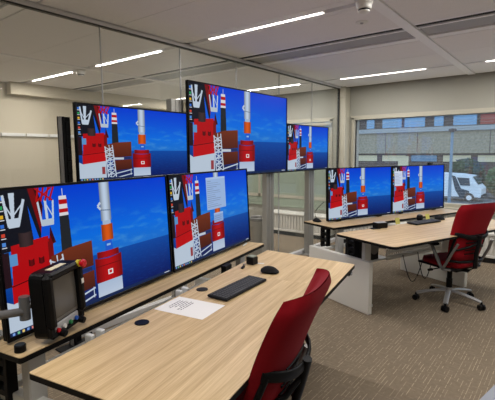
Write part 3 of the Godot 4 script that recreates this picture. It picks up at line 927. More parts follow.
func displays() -> void:
	display("desk_monitor", "large desk screen behind the tablet on its arm", "desk screens", N(-0.27, 0.763, 0.66), NEAR_TURN, 1.115, 0.64, M.screen_a, 0.012, 0.05)
	display("desk_monitor", "large desk screen with an open text window over the picture", "desk screens", N(-0.27, 0.763, 1.79), NEAR_TURN, 1.115, 0.64, M.screen_b, 0.012, 0.05)
	display("desk_monitor", "desk screen by window without a webcam, on the window side shelf", "desk screens", F(-0.5, 0.765, 0.88), FAR_TURN, 1.05, 0.6, M.screen_a, 0.015, 0.035)
	var e := display("desk_monitor", "desk screen with a webcam on top, before the window", "desk screens", F(-0.5, 0.765, 1.94), FAR_TURN, 1.05, 0.6, M.screen_c, 0.015, 0.035)
	var wc := thing("webcam", "small black webcam clipped on top of the window side screen", "webcam", F(-0.525, 1.366, 2.16), FAR_TURN)
	part("body", MB.new().box(Vector3(0.0, 0.018, 0), Vector3(0.03, 0.028, 0.1), Basis.IDENTITY, 0.01), M.black, wc)
	part("lens", MB.new().cyl(Vector3(0.012, 0.018, 0), Vector3(0.02, 0.018, 0), 0.01, 0.009, 14), M.dark_glass, wc)
	part("clip", MB.new().box(Vector3(-0.01, 0.003, 0), Vector3(0.04, 0.006, 0.04), Basis.IDENTITY, 0.002), M.black, wc)
	# raised row in front of the glass
	display("raised_display", "raised wide screen beside the black mounting frame", "raised screens", Vector3(0.3, 1.314, -2.3), 0.0, 1.165, 0.614, M.screen_a, 0.0)
	display("raised_display", "largest screen, middle of the raised row before the glass", "raised screens", Vector3(0.3, 1.28, -3.785), 0.0, 1.78, 0.965, M.screen_a, 0.0)
	display("raised_display", "smaller raised screen at the window end of the row", "raised screens", Vector3(0.3, 1.28, -5.265), 0.0, 1.165, 0.638, M.screen_a, 0.0)
	var zs := [-2.84, -4.42, -5.5]
	for i in 3:
		var o := thing("display_post", ["aluminium profile post behind the joint of two raised screens", "aluminium profile post under the largest raised screen", "aluminium profile post under the smaller raised screen"][i], "post", Vector3(0.175, 0, zs[i]), 0, "aluminium posts for raised screens")
		var h := 2.06 if i == 0 else 1.86
		var m := MB.new()
		for s: float in [-0.06, 0.0, 0.06]:
			m.box(Vector3(0, h / 2, s), Vector3(0.08, h, 0.042), Basis.IDENTITY, 0.006)
		m.box(Vector3(0, h / 2, 0), Vector3(0.06, h, 0.16))
		part("profile", m, M.alu, o)
		part("foot_plate", MB.new().box(Vector3(0.05, 0.006, 0), Vector3(0.16, 0.012, 0.3), Basis.IDENTITY, 0.003), M.alu, o)
		part("bracket", MB.new().box(Vector3(0.041, 1.6, 0), Vector3(0.004, 0.3, 0.14), Basis.IDENTITY, 0.004), M.black, o)
	var o2 := thing("mounting_frame", "black slotted mounting frame at the end of the raised row", "mounting frame", Vector3(0.22, 0, -1.69))
	part("upright", MB.new().box(Vector3(0, 0.91, 0.052), Vector3(0.04, 1.82, 0.012), Basis.IDENTITY, 0.003), M.chair_grey, o2)
	part("upright", MB.new().box(Vector3(0.0, 0.91, 0.03), Vector3(0.04, 1.82, 0.016), Basis.IDENTITY, 0.003), M.matte_black, o2)
	part("back_strip", MB.new().box(Vector3(-0.025, 0.91, 0.01), Vector3(0.01, 1.82, 0.1)), M.matte_black, o2)
	for k in 5:
		part("crosspiece", MB.new().box(Vector3(0.0, 1.335 + k * 0.1, 0.0), Vector3(0.05, 0.094, 0.034), Basis.IDENTITY, 0.004), M.matte_black, o2)
	part("foot_plate", MB.new().box(Vector3(0.02, 0.006, 0.02), Vector3(0.14, 0.012, 0.3), Basis.IDENTITY, 0.003), M.matte_black, o2)

func keyboard(at: Vector3, turn: float, label: String) -> void:
	var k := thing("keyboard", label, "keyboard", at, turn, "keyboards")
	var w := 0.43
	var d := 0.132
	part("case", MB.new().box(Vector3(0, 0.008, 0), Vector3(d, 0.014, w), Basis(Vector3(0, 0, 1), -0.03), 0.005), M.matte_black, k)
	var m := MB.new()
	for r in 6:
		var z := w / 2 - 0.012
		var nk := 18
		for c in nk:
			var kw := 0.0165
			if r == 5 and c > 3 and c < 9: continue
			m.box(Vector3(-d / 2 + 0.018 + r * 0.0195, 0.0172 - 0.0006 * r, z - 0.009 - c * 0.0228), Vector3(0.015 if r > 0 else 0.01, 0.003, kw + 0.002), Basis.IDENTITY, 0.001)
	m.box(Vector3(d / 2 - 0.018, 0.0142, 0.055), Vector3(0.015, 0.003, 0.115), Basis.IDENTITY, 0.001)
	var keys := part("keys", m, M.chair_key, k)
	keys.set_meta("kind", "stuff")

func mouse(at: Vector3, turn: float, label: String, s := 1.0) -> void:
	var o := thing("computer_mouse", label, "mouse", at, turn, "computer mice")
	var fn := func(u: float, v: float) -> Vector3:
		var w := 0.04 * (1.0 - 0.12 * v) * sqrt(maxf(0.02, 1.0 - pow(absf(v), 4.0)))
		var hgt := 0.036 * (1.0 - u * u * 0.85) * (1.0 - pow(absf(v + 0.1) / 1.1, 2.4)) + 0.006
		return Vector3(v * 0.06, maxf(hgt, 0.006), u * w) * s
	part("body", MB.new().shell(12, 14, fn, func(_u: float, _v: float) -> float: return 0.0035), M.matte_black, o)
	part("base", MB.new().box(Vector3(0, 0.005 * s, 0), Vector3(0.1, 0.008, 0.055) * s, Basis.IDENTITY, 0.003), M.black, o)
	part("wheel", MB.new().cyl(Vector3(-0.03, 0.032, -0.004) * s, Vector3(-0.03, 0.032, 0.004) * s, 0.008 * s, 0.008 * s, 12), M.chair_grey, o)

func office_chair(at: Vector3, turn: float, seat_h: float, lean: float, star: float, label: String) -> void:
	# local: sitter faces -x, width along z, back towards +x
	var o := thing("office_chair", label, "chair", at, turn, "red office chairs")
	# star base
	for k in 5:
		var a := TAU * k / 5.0 + star
		var dr := Vector3(cos(a), 0, sin(a))
		var leg := part("base_arm", MB.new().tube([dr * 0.03 + Vector3.UP * 0.125, dr * 0.12 + Vector3.UP * 0.118, dr * 0.22 + Vector3.UP * 0.1, dr * 0.31 + Vector3.UP * 0.078], 0.014, 0.024, 10, Vector3.UP), M.base_alu, o)
		var c := dr * 0.315 + Vector3.UP * 0.03
		var side := Vector3(-sin(a + 0.6), 0, cos(a + 0.6))
		var cas := MB.new()
		cas.cyl(c + side * 0.007, c + side * 0.028, 0.03, 0.028, 18)
		cas.cyl(c - side * 0.007, c - side * 0.028, 0.03, 0.028, 18)
		cas.cyl(c, dr * 0.312 + Vector3.UP * 0.08, 0.012, 0.012, 10)
		part("caster", cas, M.black, leg)
	part("hub", MB.new().cyl(Vector3(0, 0.09, 0), Vector3(0, 0.16, 0), 0.035, 0.03, 18), M.base_alu, o)
	part("gas_lift", MB.new().cyl(Vector3(0, 0.15, 0), Vector3(0, seat_h - 0.1, 0), 0.025, 0.025, 16).cyl(Vector3(0, 0.15, 0), Vector3(0, 0.25, 0), 0.03, 0.03, 16), M.black, o)
	part("mechanism", MB.new().box(Vector3(0.02, seat_h - 0.085, 0), Vector3(0.24, 0.05, 0.16), Basis.IDENTITY, 0.015), M.black, o)
	# seat cushion
	var seat := func(u: float, v: float) -> Vector3:
		var a := 0.235 * sqrt(maxf(0.03, 1.0 - pow(absf(v), 5.0) * 0.75))
		var b := 0.24 * sqrt(maxf(0.03, 1.0 - pow(absf(u), 5.0) * 0.6))
		return Vector3(v * b - 0.02, seat_h - 0.025 + 0.012 * u * u - 0.02 * maxf(0, -v - 0.5), u * a)
	part("seat", MB.new().shell(16, 16, seat, func(u: float, v: float) -> float: return 0.032 * pow(maxf(0.0, (1.0 - pow(absf(u), 6.0)) * (1.0 - pow(absf(v), 6.0))), 0.3)), M.red, o)
	part("seat_pan", MB.new().box(Vector3(-0.02, seat_h - 0.058, 0), Vector3(0.42, 0.018, 0.42), Basis.IDENTITY, 0.008), M.black, o)
	# backrest: curved upholstered shell, wider at the top, concave towards the sitter
	var y0 := seat_h + 0.03
	var y1 := seat_h + 0.60
	var back := func(u: float, v: float) -> Vector3:
		var t := (v + 1.0) / 2.0
		var top := y1 - 0.015 * pow(absf(u), 6.0)
		var y := lerpf(y0, top, t)
		var w := lerpf(0.19, 0.252, pow(t, 0.8))
		w *= 1.0 - 0.13 * pow(maxf(0.0, (t - 0.84) / 0.16), 2.5)
		var x := 0.2 + lean * (y - y0) - 0.025 * sin(PI * t)
		x -= 0.02 * u * u + 0.06 * pow(absf(u), 5.0)
		return Vector3(x, y, u * w)
	part("backrest", MB.new().shell(20, 20, back, func(u: float, v: float) -> float: return 0.022 * pow(maxf(0.0, (1.0 - pow(absf(u), 12.0)) * (1.0 - pow(absf(v), 12.0))), 0.4) + 0.002), M.red, o)
	var bp := func(u: float, v: float, off: float) -> Vector3: return (back.call(u, v) as Vector3) + Vector3(off, 0, 0)
	# black rear frame following the shell's lower half
	var fr := MB.new()
	for s: float in [-1.0, 1.0]:
		var pts := []
		for k in 9:
			pts.append(bp.call(s * (1.12 - 0.025 * k), -1.0 + k * 0.12, 0.065 - 0.004 * k))
		fr.tube(pts, 0.013, 0.013, 8)
	var low := []
	for k in 9: low.append(bp.call(-1.12 + k * 0.28, -1.0, 0.065))
	fr.tube(low, 0.013, 0.013, 8)
	part("rear_frame", fr, M.black, o)
	var bow := MB.new()
	var bb := []
	for k in 13: bb.append(bp.call(-0.98 + k * 1.96 / 12, -0.02 - 0.16 * (1.0 - pow(-1.0 + k / 6.0, 2.0)), 0.035 + 0.03 * (1.0 - pow(-1.0 + k / 6.0, 2.0))))
	bow.tube(bb, 0.022, 0.008, 8)
	part("lumbar_bow", bow, M.black, o)
	for r in 6:
		var ribs := MB.new()
		var rr := []
		for k in 9: rr.append(bp.call(-0.5 + k * 0.125, -0.75 + r * 0.13, 0.028))
		ribs.tube(rr, 0.006, 0.005, 6)
		part("lumbar_rib", ribs, M.black, o)
	var spine := MB.new()
	spine.tube([Vector3(0.05, seat_h - 0.085, 0), Vector3(0.2, seat_h - 0.08, 0), Vector3(0.275, seat_h - 0.03, 0), bp.call(0.0, -0.7, 0.07), bp.call(0.0, -0.4, 0.075), bp.call(0.0, -0.1, 0.07)], 0.018, 0.026, 10)
	spine.tube([bp.call(0.0, -0.35, 0.07), bp.call(0.45, -0.5, 0.05), bp.call(0.93, -0.62, 0.03)], 0.012, 0.012, 8)
	spine.tube([bp.call(0.0, -0.35, 0.07), bp.call(-0.45, -0.5, 0.05), bp.call(-0.93, -0.62, 0.03)], 0.012, 0.012, 8)
	part("spine", spine, M.black, o)
	# arms: grey loops with black pads
	for s: float in [-1.0, 1.0]:
		var arm := part("armrest", MB.new().tube([Vector3(0.16, seat_h - 0.06, s * 0.2), Vector3(0.12, seat_h - 0.05, s * 0.26), Vector3(0.1, seat_h + 0.0, s * 0.275), Vector3(0.0, seat_h + 0.17, s * 0.275)], 0.012, 0.022, 8).tube([Vector3(0.14, seat_h - 0.03, s * 0.265), Vector3(0.22, seat_h + 0.12, s * 0.262), Vector3(0.265, seat_h + 0.22, s * 0.24)], 0.012, 0.018, 8), M.chair_grey, o)
		part("arm_pad", MB.new().box(Vector3(-0.03, seat_h + 0.185, s * 0.275), Vector3(0.2, 0.028, 0.075), Basis.IDENTITY, 0.012), M.black, arm)
	part("lever", MB.new().cyl(Vector3(-0.02, seat_h - 0.09, 0.05), Vector3(-0.03, seat_h - 0.095, 0.24), 0.006, 0.006, 8).cyl(Vector3(-0.03, seat_h - 0.095, 0.22), Vector3(-0.032, seat_h - 0.096, 0.27), 0.014, 0.012, 12), M.black, o)

func pendant() -> void:
	# touch panel held by an arm; its own axes: x along the face, y up, z out of the screen
	var o := thing("control_tablet", "black rugged control tablet with red stop button on an arm", "control tablet", Vector3(1.594, 0.918, -0.8775))
	o.rotation_degrees = Vector3(-1.7, 116.6, 1.8)
	var w := 0.24
	var h := 0.285
	var shell_pts := rounded([Vector2(-w / 2, -h / 2), Vector2(w / 2, -h / 2), Vector2(w / 2, h / 2), Vector2(-w / 2, h / 2)], 0.035)
	part("rear_shell", MB.new().plate(shell_pts, Vector3(0, 0, -0.032), Vector3.RIGHT, Vector3.UP, 0.06), M.black, o)
	var fr := MB.new()
	fr.box(Vector3(0, h / 2 - 0.018, 0.012), Vector3(w - 0.03, 0.036, 0.04), Basis.IDENTITY, 0.01)
	fr.box(Vector3(0, -h / 2 + 0.012, 0.004), Vector3(w - 0.03, 0.024, 0.022), Basis.IDENTITY, 0.006)
	for s: float in [-1.0, 1.0]:
		fr.box(Vector3(s * (w / 2 - 0.017), 0.02, 0.012), Vector3(0.034, h - 0.06, 0.04), Basis.IDENTITY, 0.01)
		fr.box(Vector3(s * (w / 2 - 0.017), -h / 2 + 0.035, 0.005), Vector3(0.034, 0.05, 0.024), Basis.IDENTITY, 0.008)
	part("front_frame", fr, M.black, o)
	part("screen_bevel", MB.new().box(Vector3(0, 0.015, -0.001), Vector3(w - 0.06, h - 0.09, 0.01), Basis.IDENTITY, 0.002), M.chair_grey, o)
	part("touch_screen", MB.new().box(Vector3(0, 0.018, 0.004), Vector3(w - 0.085, h - 0.115, 0.006)), M.dark_glass, o)
	part("control_strip", MB.new().box(Vector3(0.0, -h / 2 + 0.038, 0.002), Vector3(w - 0.075, 0.034, 0.012), Basis.IDENTITY, 0.003), M.perf, o)
	part("label_plate", MB.new().box(Vector3(-0.01, h / 2 + 0.0005, -0.012), Vector3(0.1, 0.003, 0.03)), M.cream, o)
	var es := part("stop_collar", MB.new().cyl(Vector3(w / 2 - 0.03, h / 2 - 0.012, 0.02), Vector3(w / 2 - 0.03, h / 2 - 0.012, 0.038), 0.016, 0.016, 20), M.yellow, o)
	part("stop_button", MB.new().lathe([Vector2(0.011, 0.0), Vector2(0.011, 0.012), Vector2(0.018, 0.014), Vector2(0.018, 0.022), Vector2(0.014, 0.027), Vector2(0, 0.028)], Vector3(w / 2 - 0.03, h / 2 - 0.012, 0.034), 20, Basis(Vector3.RIGHT, PI / 2)), M.button_red, es)
	part("side_sticker", MB.new().box(Vector3(w / 2 - 0.018, 0.045, 0.0325), Vector3(0.016, 0.022, 0.002)), M.white_plastic, o)
	var cols := [M.button_red, M.white_plastic, M.green, M.blue]
	for k in 4:
		part("push_button", MB.new().cyl(Vector3(-0.07 + k * 0.042, -h / 2 + 0.03, 0.012), Vector3(-0.07 + k * 0.042, -h / 2 + 0.03, 0.02), 0.01, 0.009, 14), cols[k], o)
	for x: float in [-0.05, 0.085]:
		part("knob", MB.new().cyl(Vector3(x, -h / 2 + 0.012, 0.01), Vector3(x, -h / 2 + 0.006, 0.034), 0.016, 0.014, 18), M.black, o)
	part("mount_plate", MB.new().cyl(Vector3(-0.02, 0, -0.055), Vector3(-0.02, 0, -0.075), 0.045, 0.04, 20), M.arm_grey, o)
	# jointed arm on a pole at the shelf end
	var B := o.transform
	var hook := Vector3(1.515, 0.9, -0.75)
	var rear: Vector3 = B * Vector3(-0.02, 0.0, -0.076)
	var a := thing("support_arm", "grey jointed support arm holding the control tablet", "support arm")
	part("joint", MB.new().cyl(hook + Vector3(0, -0.055, 0), hook + Vector3(0, 0.045, 0), 0.022, 0.022, 18), M.arm_grey, a)
	part("stub", MB.new().tube([hook, rear], 0.016, 0.016, 14), M.arm_grey, a)
	var elbow := Vector3(1.515, 0.905, -0.57)
	var foot := N(-0.42, 0.7505, 0.1)
	var top := foot + Vector3(0, 0.15, 0)
	part("link", MB.new().tube([hook + Vector3(0, -0.02, 0), hook.lerp(elbow, 0.3) + Vector3(0, -0.014, 0), elbow], 0.017, 0.019, 12), M.arm_grey, a)
	part("joint", MB.new().cyl(elbow + Vector3(0, -0.04, 0), elbow + Vector3(0, 0.03, 0), 0.023, 0.023, 18), M.arm_grey, a)
	part("link", MB.new().tube([elbow, top], 0.017, 0.019, 12), M.arm_grey, a)
	part("pole", MB.new().cyl(foot, top + Vector3(0, 0.02, 0), 0.019, 0.019, 16), M.arm_grey, a)
	part("base_plate", MB.new().cyl(foot, foot + Vector3(0, 0.012, 0), 0.075, 0.07, 24), M.arm_grey, a)

func desk_items() -> void:
	# near desk
	var pa := MB.new()
	pa.box(Vector3.ZERO, Vector3(0.297, 0.0006, 0.21))
	# text face up with its own mapping
	var sheet := MB.new()
	sheet.quad(Vector3(-0.1485, 0.0006, -0.105), Vector3(0.1485, 0.0006, -0.105), Vector3(0.1485, 0.0006, 0.105), Vector3(-0.1485, 0.0006, 0.105), Vector3.UP)
	sheet.box(Vector3(0, 0.0001, 0), Vector3(0.297, 0.0006, 0.21))
	solid("paper_sheet", sheet, M.paper, "white sheet with handwritten lines lying on the near desk", "paper", Vector3(1.79, 0.7504, -1.44), 10.0)
	keyboard(Vector3(1.808, 0.7535, -1.815), 5.5, "black keyboard on the desk beside the paper sheet")
	mouse(Vector3(1.765, 0.7505, -2.195), 20, "black mouse on the desk beside the small cube", 1.0)
	var cu := thing("card_holder", "small black cube shaped holder with pale cards on the desk", "holder", Vector3(1.535, 0.7505, -2.3), 0.0)
	part("body", MB.new().box(Vector3(0, 0.027, 0), Vector3(0.062, 0.054, 0.062), Basis.IDENTITY, 0.004), M.black, cu)
	part("cards", MB.new().box(Vector3(0, 0.056, 0), Vector3(0.05, 0.006, 0.05), Basis.IDENTITY, 0.001), M.pale_green, cu)
	var dg := thing("usb_dongle", "tiny black dongle with a metal plug before the cube", "dongle", Vector3(1.545, 0.7505, -2.19), 25.0)
	part("body", MB.new().box(Vector3(0, 0.006, 0.02), Vector3(0.02, 0.012, 0.05), Basis.IDENTITY, 0.004), M.black, dg)
	part("plug", MB.new().box(Vector3(0, 0.012, -0.015), Vector3(0.014, 0.02, 0.02), Basis.IDENTITY, 0.002), M.steel, dg)
	solid("paper_slip", MB.new().box(Vector3.ZERO, Vector3(0.05, 0.001, 0.02)), M.white_plastic, "small white paper slip lying behind the cube", "paper slip", Vector3(1.578, 0.751, -2.345), 30.0)
	solid("pen", MB.new().cyl(Vector3(0, 0.005, -0.05), Vector3(0, 0.005, 0.05), 0.005, 0.005, 10).cyl(Vector3(0, 0.005, -0.05), Vector3(0, 0.005, -0.065), 0.005, 0.001, 10), M.white_plastic, "white pen lying on the shelf end under the text window screen", "pen", Vector3(1.12, 0.7505, -2.74), 20.0)
	solid("desk_puck", MB.new().lathe([Vector2(0.0, 0.0), Vector2(0.022, 0.0), Vector2(0.022, 0.026), Vector2(0.019, 0.03), Vector2(0.0, 0.03)]), M.black, "short black round puck on the shelf corner below tablet", "puck", Vector3(1.592, 0.7505, -0.69), 0.0)
	# sockets in the gap between shelf and desk
	for q: Array in [[0.36, "white plug strip showing in the gap below the tablet"], [1.02, "white plugs showing in the gap beside the paper sheet"]]:
		var so := thing("plug_strip", q[1], "power strip", N(-0.062, 0.655, q[0]), NEAR_TURN, "plugs in the desk gap")
		part("bar", MB.new().box(Vector3(0, 0.02, 0), Vector3(0.05, 0.04, 0.16), Basis.IDENTITY, 0.004), M.gasket, so)
		for k in 2:
			part("plug", MB.new().box(Vector3(0.0, 0.065, -0.04 + k * 0.06), Vector3(0.04, 0.05, 0.026), Basis.IDENTITY, 0.004), M.white_plastic, so)
		part("hanger", MB.new().box(Vector3(-0.03, 0.04, 0), Vector3(0.004, 0.08, 0.04)), M.gasket, so)
	var bo := thing("power_box", "black power box hung in the gap behind the keyboard", "power box", N(-0.1, 0.62, 1.62), NEAR_TURN)
	part("body", MB.new().box(Vector3(0, 0.05, 0), Vector3(0.04, 0.14, 0.09), Basis.IDENTITY, 0.004), M.black, bo)
	part("switch", MB.new().box(Vector3(0.021, 0.07, 0), Vector3(0.004, 0.03, 0.02)), M.chair_grey, bo)
	# far desk
	var sp := thing("desk_speaker", "small black box speaker on the window side desk", "speaker", F(0.03, 0.7505, 0.6), FAR_TURN - 10)
	part("body", MB.new().box(Vector3(0, 0.03, 0), Vector3(0.08, 0.058, 0.14), Basis.IDENTITY, 0.006), M.black, sp)
	part("top_face", MB.new().box(Vector3(0, 0.0598, 0), Vector3(0.066, 0.003, 0.125), Basis.IDENTITY, 0.001), M.perf, sp)
	part("foot", MB.new().box(Vector3(0.02, 0.003, 0.08), Vector3(0.07, 0.006, 0.09), Basis.IDENTITY, 0.002), M.black, sp)
	for q: Array in [[1.17, "yellow sticky note on shelf edge left of the far keyboard"], [1.72, "yellow sticky note on shelf edge above the far keyboard"]]:
		var no := MB.new()
		no.box(Vector3(0, 0, 0), Vector3(0.0008, 0.076, 0.076), Basis(Vector3(0, 0, 1), 0.2))
		solid("sticky_note", no, M.note, ("yellow sticky note hanging between the box speaker and far keyboard" if q[0] < 1.5 else "yellow sticky note hanging by the round speaker"), "sticky note", F(-0.214, 0.738, q[0]), FAR_TURN, "yellow sticky notes on the shelf edge")
	keyboard(F(0.08, 0.7535, 1.25), FAR_TURN, "black keyboard on the window side desk beside the sticky notes")
	mouse(F(0.03, 0.7505, 1.6), FAR_TURN, "black mouse on the window side desk beside the keyboard")
	var rs := thing("round_speaker", "small round black speaker behind the window side keyboard", "speaker", F(-0.06, 0.7505, 1.36), FAR_TURN)
	part("body", MB.new().lathe([Vector2(0, 0), Vector2(0.03, 0), Vector2(0.037, 0.03), Vector2(0.03, 0.06), Vector2(0.012, 0.07), Vector2(0, 0.07)]), M.black, rs)
	part("cap", MB.new().lathe([Vector2(0.01, 0.069), Vector2(0.008, 0.074), Vector2(0, 0.075)]), M.perf, rs)
	mouse(F(-0.62, 0.7505, 0.3), FAR_TURN, "small dark mouse on the shelf end beside the cable", 0.9)
	var ca := MB.new()
	var p0 := F(-0.66, 0.756, 0.36)
	var p1 := F(-0.56, 0.98, 0.345)
	var pts := []
	for k in 13:
		var t := k / 12.0
		pts.append(p0.lerp(p1, t) + Vector3(-0.08 * sin(PI * t), -0.02 * sin(PI * t), 0))
	ca.tube(pts, 0.004, 0.004, 6)
	solid("screen_cable", ca, M.cable, "thin black cable rising from the shelf end to the screen", "cable")
	# cables under the far desk
	for q: Array in [[Vector2(0.02, 0.95), 0.42, 0.2, "black cable loop hanging below the perforated screen"], [Vector2(0.02, 1.2), 0.42, 0.12, "long black cable drooping to the floor below the far desk"]]:
		var cb := MB.new()
		var pp := []
		for k in 15:
			var t := k / 14.0
			pp.append(F(q[0].x + 0.03 + 0.12 * t, q[1] - 0.3 * sin(PI * t) + 0.0 * t, q[0].y + q[2] * t))
		cb.tube(pp, 0.005, 0.005, 6)
		solid("hanging_cable", cb, M.cable, q[3], "cable", Vector3.ZERO, 0.0, "cables under the far desk")
	var pc := thing("computer_box", "black computer box stored under the window side desk", "computer", F(-0.12, 0.4, 0.5), FAR_TURN)
	part("case", MB.new().box(Vector3(0, 0.11, 0), Vector3(0.2, 0.22, 0.3), Basis.IDENTITY, 0.006), M.black, pc)
	part("fan_grille", MB.new().cyl(Vector3(0.1, 0.12, -0.08), Vector3(0.106, 0.12, -0.08), 0.06, 0.06, 20), M.chair_grey, pc)
	part("tray", MB.new().box(Vector3(0, -0.01, -0.05), Vector3(0.22, 0.018, 0.5), Basis.IDENTITY, 0.003), M.white, pc)
	# beyond the glass
	var bn := thing("waste_bin", "brushed steel round waste bin behind the glass partition", "waste bin", Vector3(-0.33, 0, -4.86))
	part("body", MB.new().lathe([Vector2(0, 0.0), Vector2(0.135, 0.0), Vector2(0.14, 0.02), Vector2(0.14, 0.55)], Vector3.ZERO, 32), M.steel, bn)
	part("rim", MB.new().lathe([Vector2(0.142, 0.55), Vector2(0.142, 0.59), Vector2(0.125, 0.6), Vector2(0.1, 0.59), Vector2(0.1, 0.5)], Vector3.ZERO, 32), M.chair_grey, bn)
	var wr := thing("wall_rail", "slim white segmented rail on the plain wall beyond glass", "wall rail", Vector3(-3.63, 1.84, -3.1))
	for k in 5:
		part("segment", MB.new().box(Vector3(0, 0, 0.55 - k * 0.37), Vector3(0.04, 0.05, 0.35), Basis.IDENTITY, 0.004), M.white_plastic, wr)

# ---------------------------------------------------------------- outside
func outside() -> void:
	struct("ground", MB.new().box(Vector3(-5, -1.85, -32), Vector3(90, 0.1, 48)), M.asphalt, "grey asphalt yard outside the window", "ground")
	var zb := -38.0
	var b := thing("office_building", "brick and concrete office building across the yard", "building", Vector3(-6, -1.8, zb))
	part("wall", MB.new().box(Vector3(0, 1.55, -3), Vector3(60, 3.1, 6)), M.brick, b)
	part("ground_floor_recess", MB.new().box(Vector3(0, 3.0, -3.3), Vector3(60, 1.2, 6)), M.ext_frame, b)
	part("concrete_band", MB.new().box(Vector3(0, 4.15, -3 + 0.2), Vector3(60, 1.94, 6.4)), M.concrete, b)
	part("concrete_lip", MB.new().box(Vector3(0, 5.2, -3 + 0.3), Vector3(60, 0.36, 6.6)), M.lip, b)
	part("upper_wall", MB.new().box(Vector3(0, 6.4, -3.4), Vector3(60, 2.4, 6)), M.ext_frame, b)
	for k in 22:   # joints of the concrete band
		part("band_joint", MB.new().box(Vector3(-29 + k * 2.75, 4.15, 0.405), Vector3(0.05, 1.94, 0.02)), M.brick, b)
	var mats := [M.ext_glass, M.ext_glass, M.ext_red, M.ext_glass]
	for k in 24:   # upper window strip
		var wdt := 1.9 if k % 3 != 2 else 0.9
		var wi := part("window", MB.new().box(Vector3(-22 + k * 2.0, 6.05, -0.38), Vector3(wdt, 1.2, 0.06)), M.ext_frame, b)
		part("window_pane", MB.new().box(Vector3(-22 + k * 2.0, 6.0, -0.33), Vector3(wdt - 0.16, 1.0, 0.04)), mats[3] if k < 12 else (mats[2] if k % 2 else mats[3]), wi)
	for k in 14:   # ground floor windows, some with pale blinds
		var wi := part("window", MB.new().box(Vector3(-14 + k * 2.6, 2.75, 0.0), Vector3(2.3, 0.7, 0.06)), M.ext_frame, b)
		part("window_pane", MB.new().box(Vector3(-14 + k * 2.6, 2.75, 0.04), Vector3(2.1, 0.52, 0.04)), M.ext_cream if k % 3 != 2 else M.ext_glass, wi)
	part("door", MB.new().box(Vector3(-2.75, 1.9, 0.03), Vector3(0.9, 2.1, 0.08)), M.ext_cream, b)
	for k in 16:   # brick courses
		part("brick_course", MB.new().box(Vector3(0, 0.15 + k * 0.15, 0.005), Vector3(59.8, 0.02, 0.02)), M.ext_frame, b)
	# lamp post
	var lp := thing("lamp_post", "tall pale blue lamp post standing in the yard", "lamp post", Vector3(-2.48, -1.8, -27))
	part("pole", MB.new().cyl(Vector3.ZERO, Vector3(0, 4.5, 0), 0.09, 0.075, 14), M.post, lp)
	part("lamp_head", MB.new().lathe([Vector2(0.06, 4.45), Vector2(0.24, 4.52), Vector2(0.2, 4.66), Vector2(0, 4.7)]), M.ext_frame, lp)
	van()
	bush("shrub", Vector3(-3.0, -1.8, -34.5), 1.25, 2.7, M.leaf, 1, "dark round shrub growing before the brick wall behind van")
	bush("shrub", Vector3(-0.45, -1.8, -33.7), 1.15, 2.3, M.leaf_b, 2, "paler shrub growing past the front of the van")

func bush(called: String, at: Vector3, r: float, h: float, m: Material, sd: int, label: String) -> void:
	var o := thing(called, label, "shrub", at, 0, "shrubs in the yard")
	var rng := RandomNumberGenerator.new()
	rng.seed = sd
	var b := MB.new()
	for k in 7000:
		var d := Vector3(rng.randf_range(-1, 1), rng.randf_range(-1, 1), rng.randf_range(-1, 1))
		if d.length() > 1.0 or d.length() < 0.55: continue
		var c := Vector3(d.x * r, h * 0.5 + d.y * h * 0.5 + 0.1, d.z * r)
		var bs := Basis.from_euler(Vector3(rng.randf() * TAU, rng.randf() * TAU, rng.randf() * TAU))
		var s := rng.randf_range(0.12, 0.22)
		b.flat(c + bs * Vector3(-s, 0, 0), c + bs * Vector3(0, 0, -s * 0.5), c + bs * Vector3(s, 0, 0), c + bs * Vector3(0, 0, s * 0.5), bs * Vector3.UP)
	var f := part("foliage", b, m, o)
	f.set_meta("kind", "stuff")
	part("stem", MB.new().cyl(Vector3.ZERO, Vector3(0, h * 0.55, 0), 0.07, 0.03, 8), M.ext_frame, o)

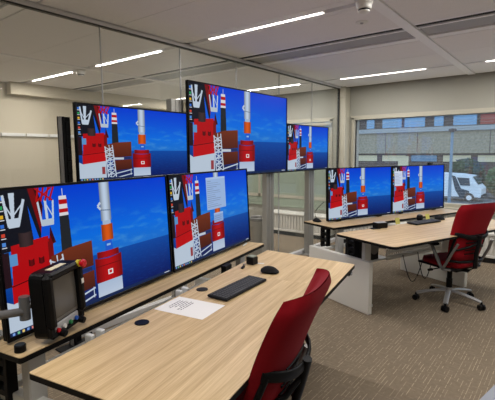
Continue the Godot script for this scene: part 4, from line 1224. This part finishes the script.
func van() -> void:
	# side-on delivery van, front towards +x
	var o := thing("delivery_van", "white delivery van with dark windows parked in the yard", "van", Vector3(-2.75, -1.8, -31.2))
	var prof := rounded([Vector2(-3.4, 0.32), Vector2(-3.4, 1.82), Vector2(-3.3, 1.93), Vector2(0.05, 1.83), Vector2(0.85, 1.72), Vector2(1.25, 1.12), Vector2(1.45, 0.92), Vector2(1.45, 0.36)], 0.06)
	part("body", MB.new().plate(prof, Vector3.ZERO, Vector3.RIGHT, Vector3.UP, 1.8), M.van, o)
	part("dark_flank", MB.new().plate(PackedVector2Array([Vector2(-0.35, 1.75), Vector2(-0.12, 1.7), Vector2(0.25, 0.9), Vector2(0.75, 0.75), Vector2(0.75, 0.3), Vector2(0.2, 0.3), Vector2(-0.1, 0.8)]), Vector3(0, 0, 0.905), Vector3.RIGHT, Vector3.UP, 0.02), M.van_glass, o)
	part("side_window", MB.new().plate(PackedVector2Array([Vector2(-0.02, 1.62), Vector2(0.72, 1.6), Vector2(0.78, 1.1), Vector2(0.22, 1.1)]), Vector3(0, 0, 0.905), Vector3.RIGHT, Vector3.UP, 0.025), M.van_glass, o)
	part("windscreen", MB.new().box(Vector3(1.07, 1.44, 0), Vector3(0.02, 0.62, 1.5), Basis(Vector3(0, 0, 1), 0.58)), M.van_glass, o)
	for x: float in [-2.5, 0.75]:
		for s: float in [-1.0, 1.0]:
			var wh := part("wheel", MB.new().cyl(Vector3(x, 0.31, s * 0.72), Vector3(x, 0.31, s * 0.92), 0.31, 0.31, 22), M.tyre, o)
			part("hubcap", MB.new().cyl(Vector3(x, 0.31, s * 0.9), Vector3(x, 0.31, s * 0.93), 0.18, 0.16, 18), M.van, wh)
	part("mirror", MB.new().box(Vector3(0.85, 1.2, 0.99), Vector3(0.1, 0.2, 0.16), Basis.IDENTITY, 0.03), M.van, o)
	part("door_seam", MB.new().box(Vector3(-1.2, 1.1, 0.902), Vector3(0.02, 1.3, 0.006)), M.ext_frame, o)
	part("headlight", MB.new().box(Vector3(1.36, 0.86, 0.7), Vector3(0.16, 0.16, 0.3), Basis.IDENTITY, 0.04), M.white_plastic, o)
	part("bumper", MB.new().box(Vector3(1.45, 0.42, 0), Vector3(0.12, 0.2, 1.8), Basis.IDENTITY, 0.04), M.tyre, o)

func _ready() -> void:
	setup_view()
	setup_materials()
	M.chair_key = mat(rgb(58, 58, 62), 0.6)
	M.green = mat(rgb(30, 120, 70), 0.4)
	M.blue = mat(rgb(40, 90, 180), 0.4)
	M.pale_green = mat(rgb(136, 142, 126), 0.6)
	build_room()
	workstation(NEAR_AT, NEAR_TURN, true)
	workstation(FAR_AT, FAR_TURN, false)
	displays()
	office_chair(Vector3(2.215, 0, -1.262), 14.2, 0.46, 0.34, 0.3, "red office chair pulled up to the desk with the paper sheet")
	office_chair(Vector3(2.37, 0, -4.53), -27.0, 0.46, 0.26, -0.28, "red office chair at the window side desk")
	pendant()
	desk_items()
	outside()
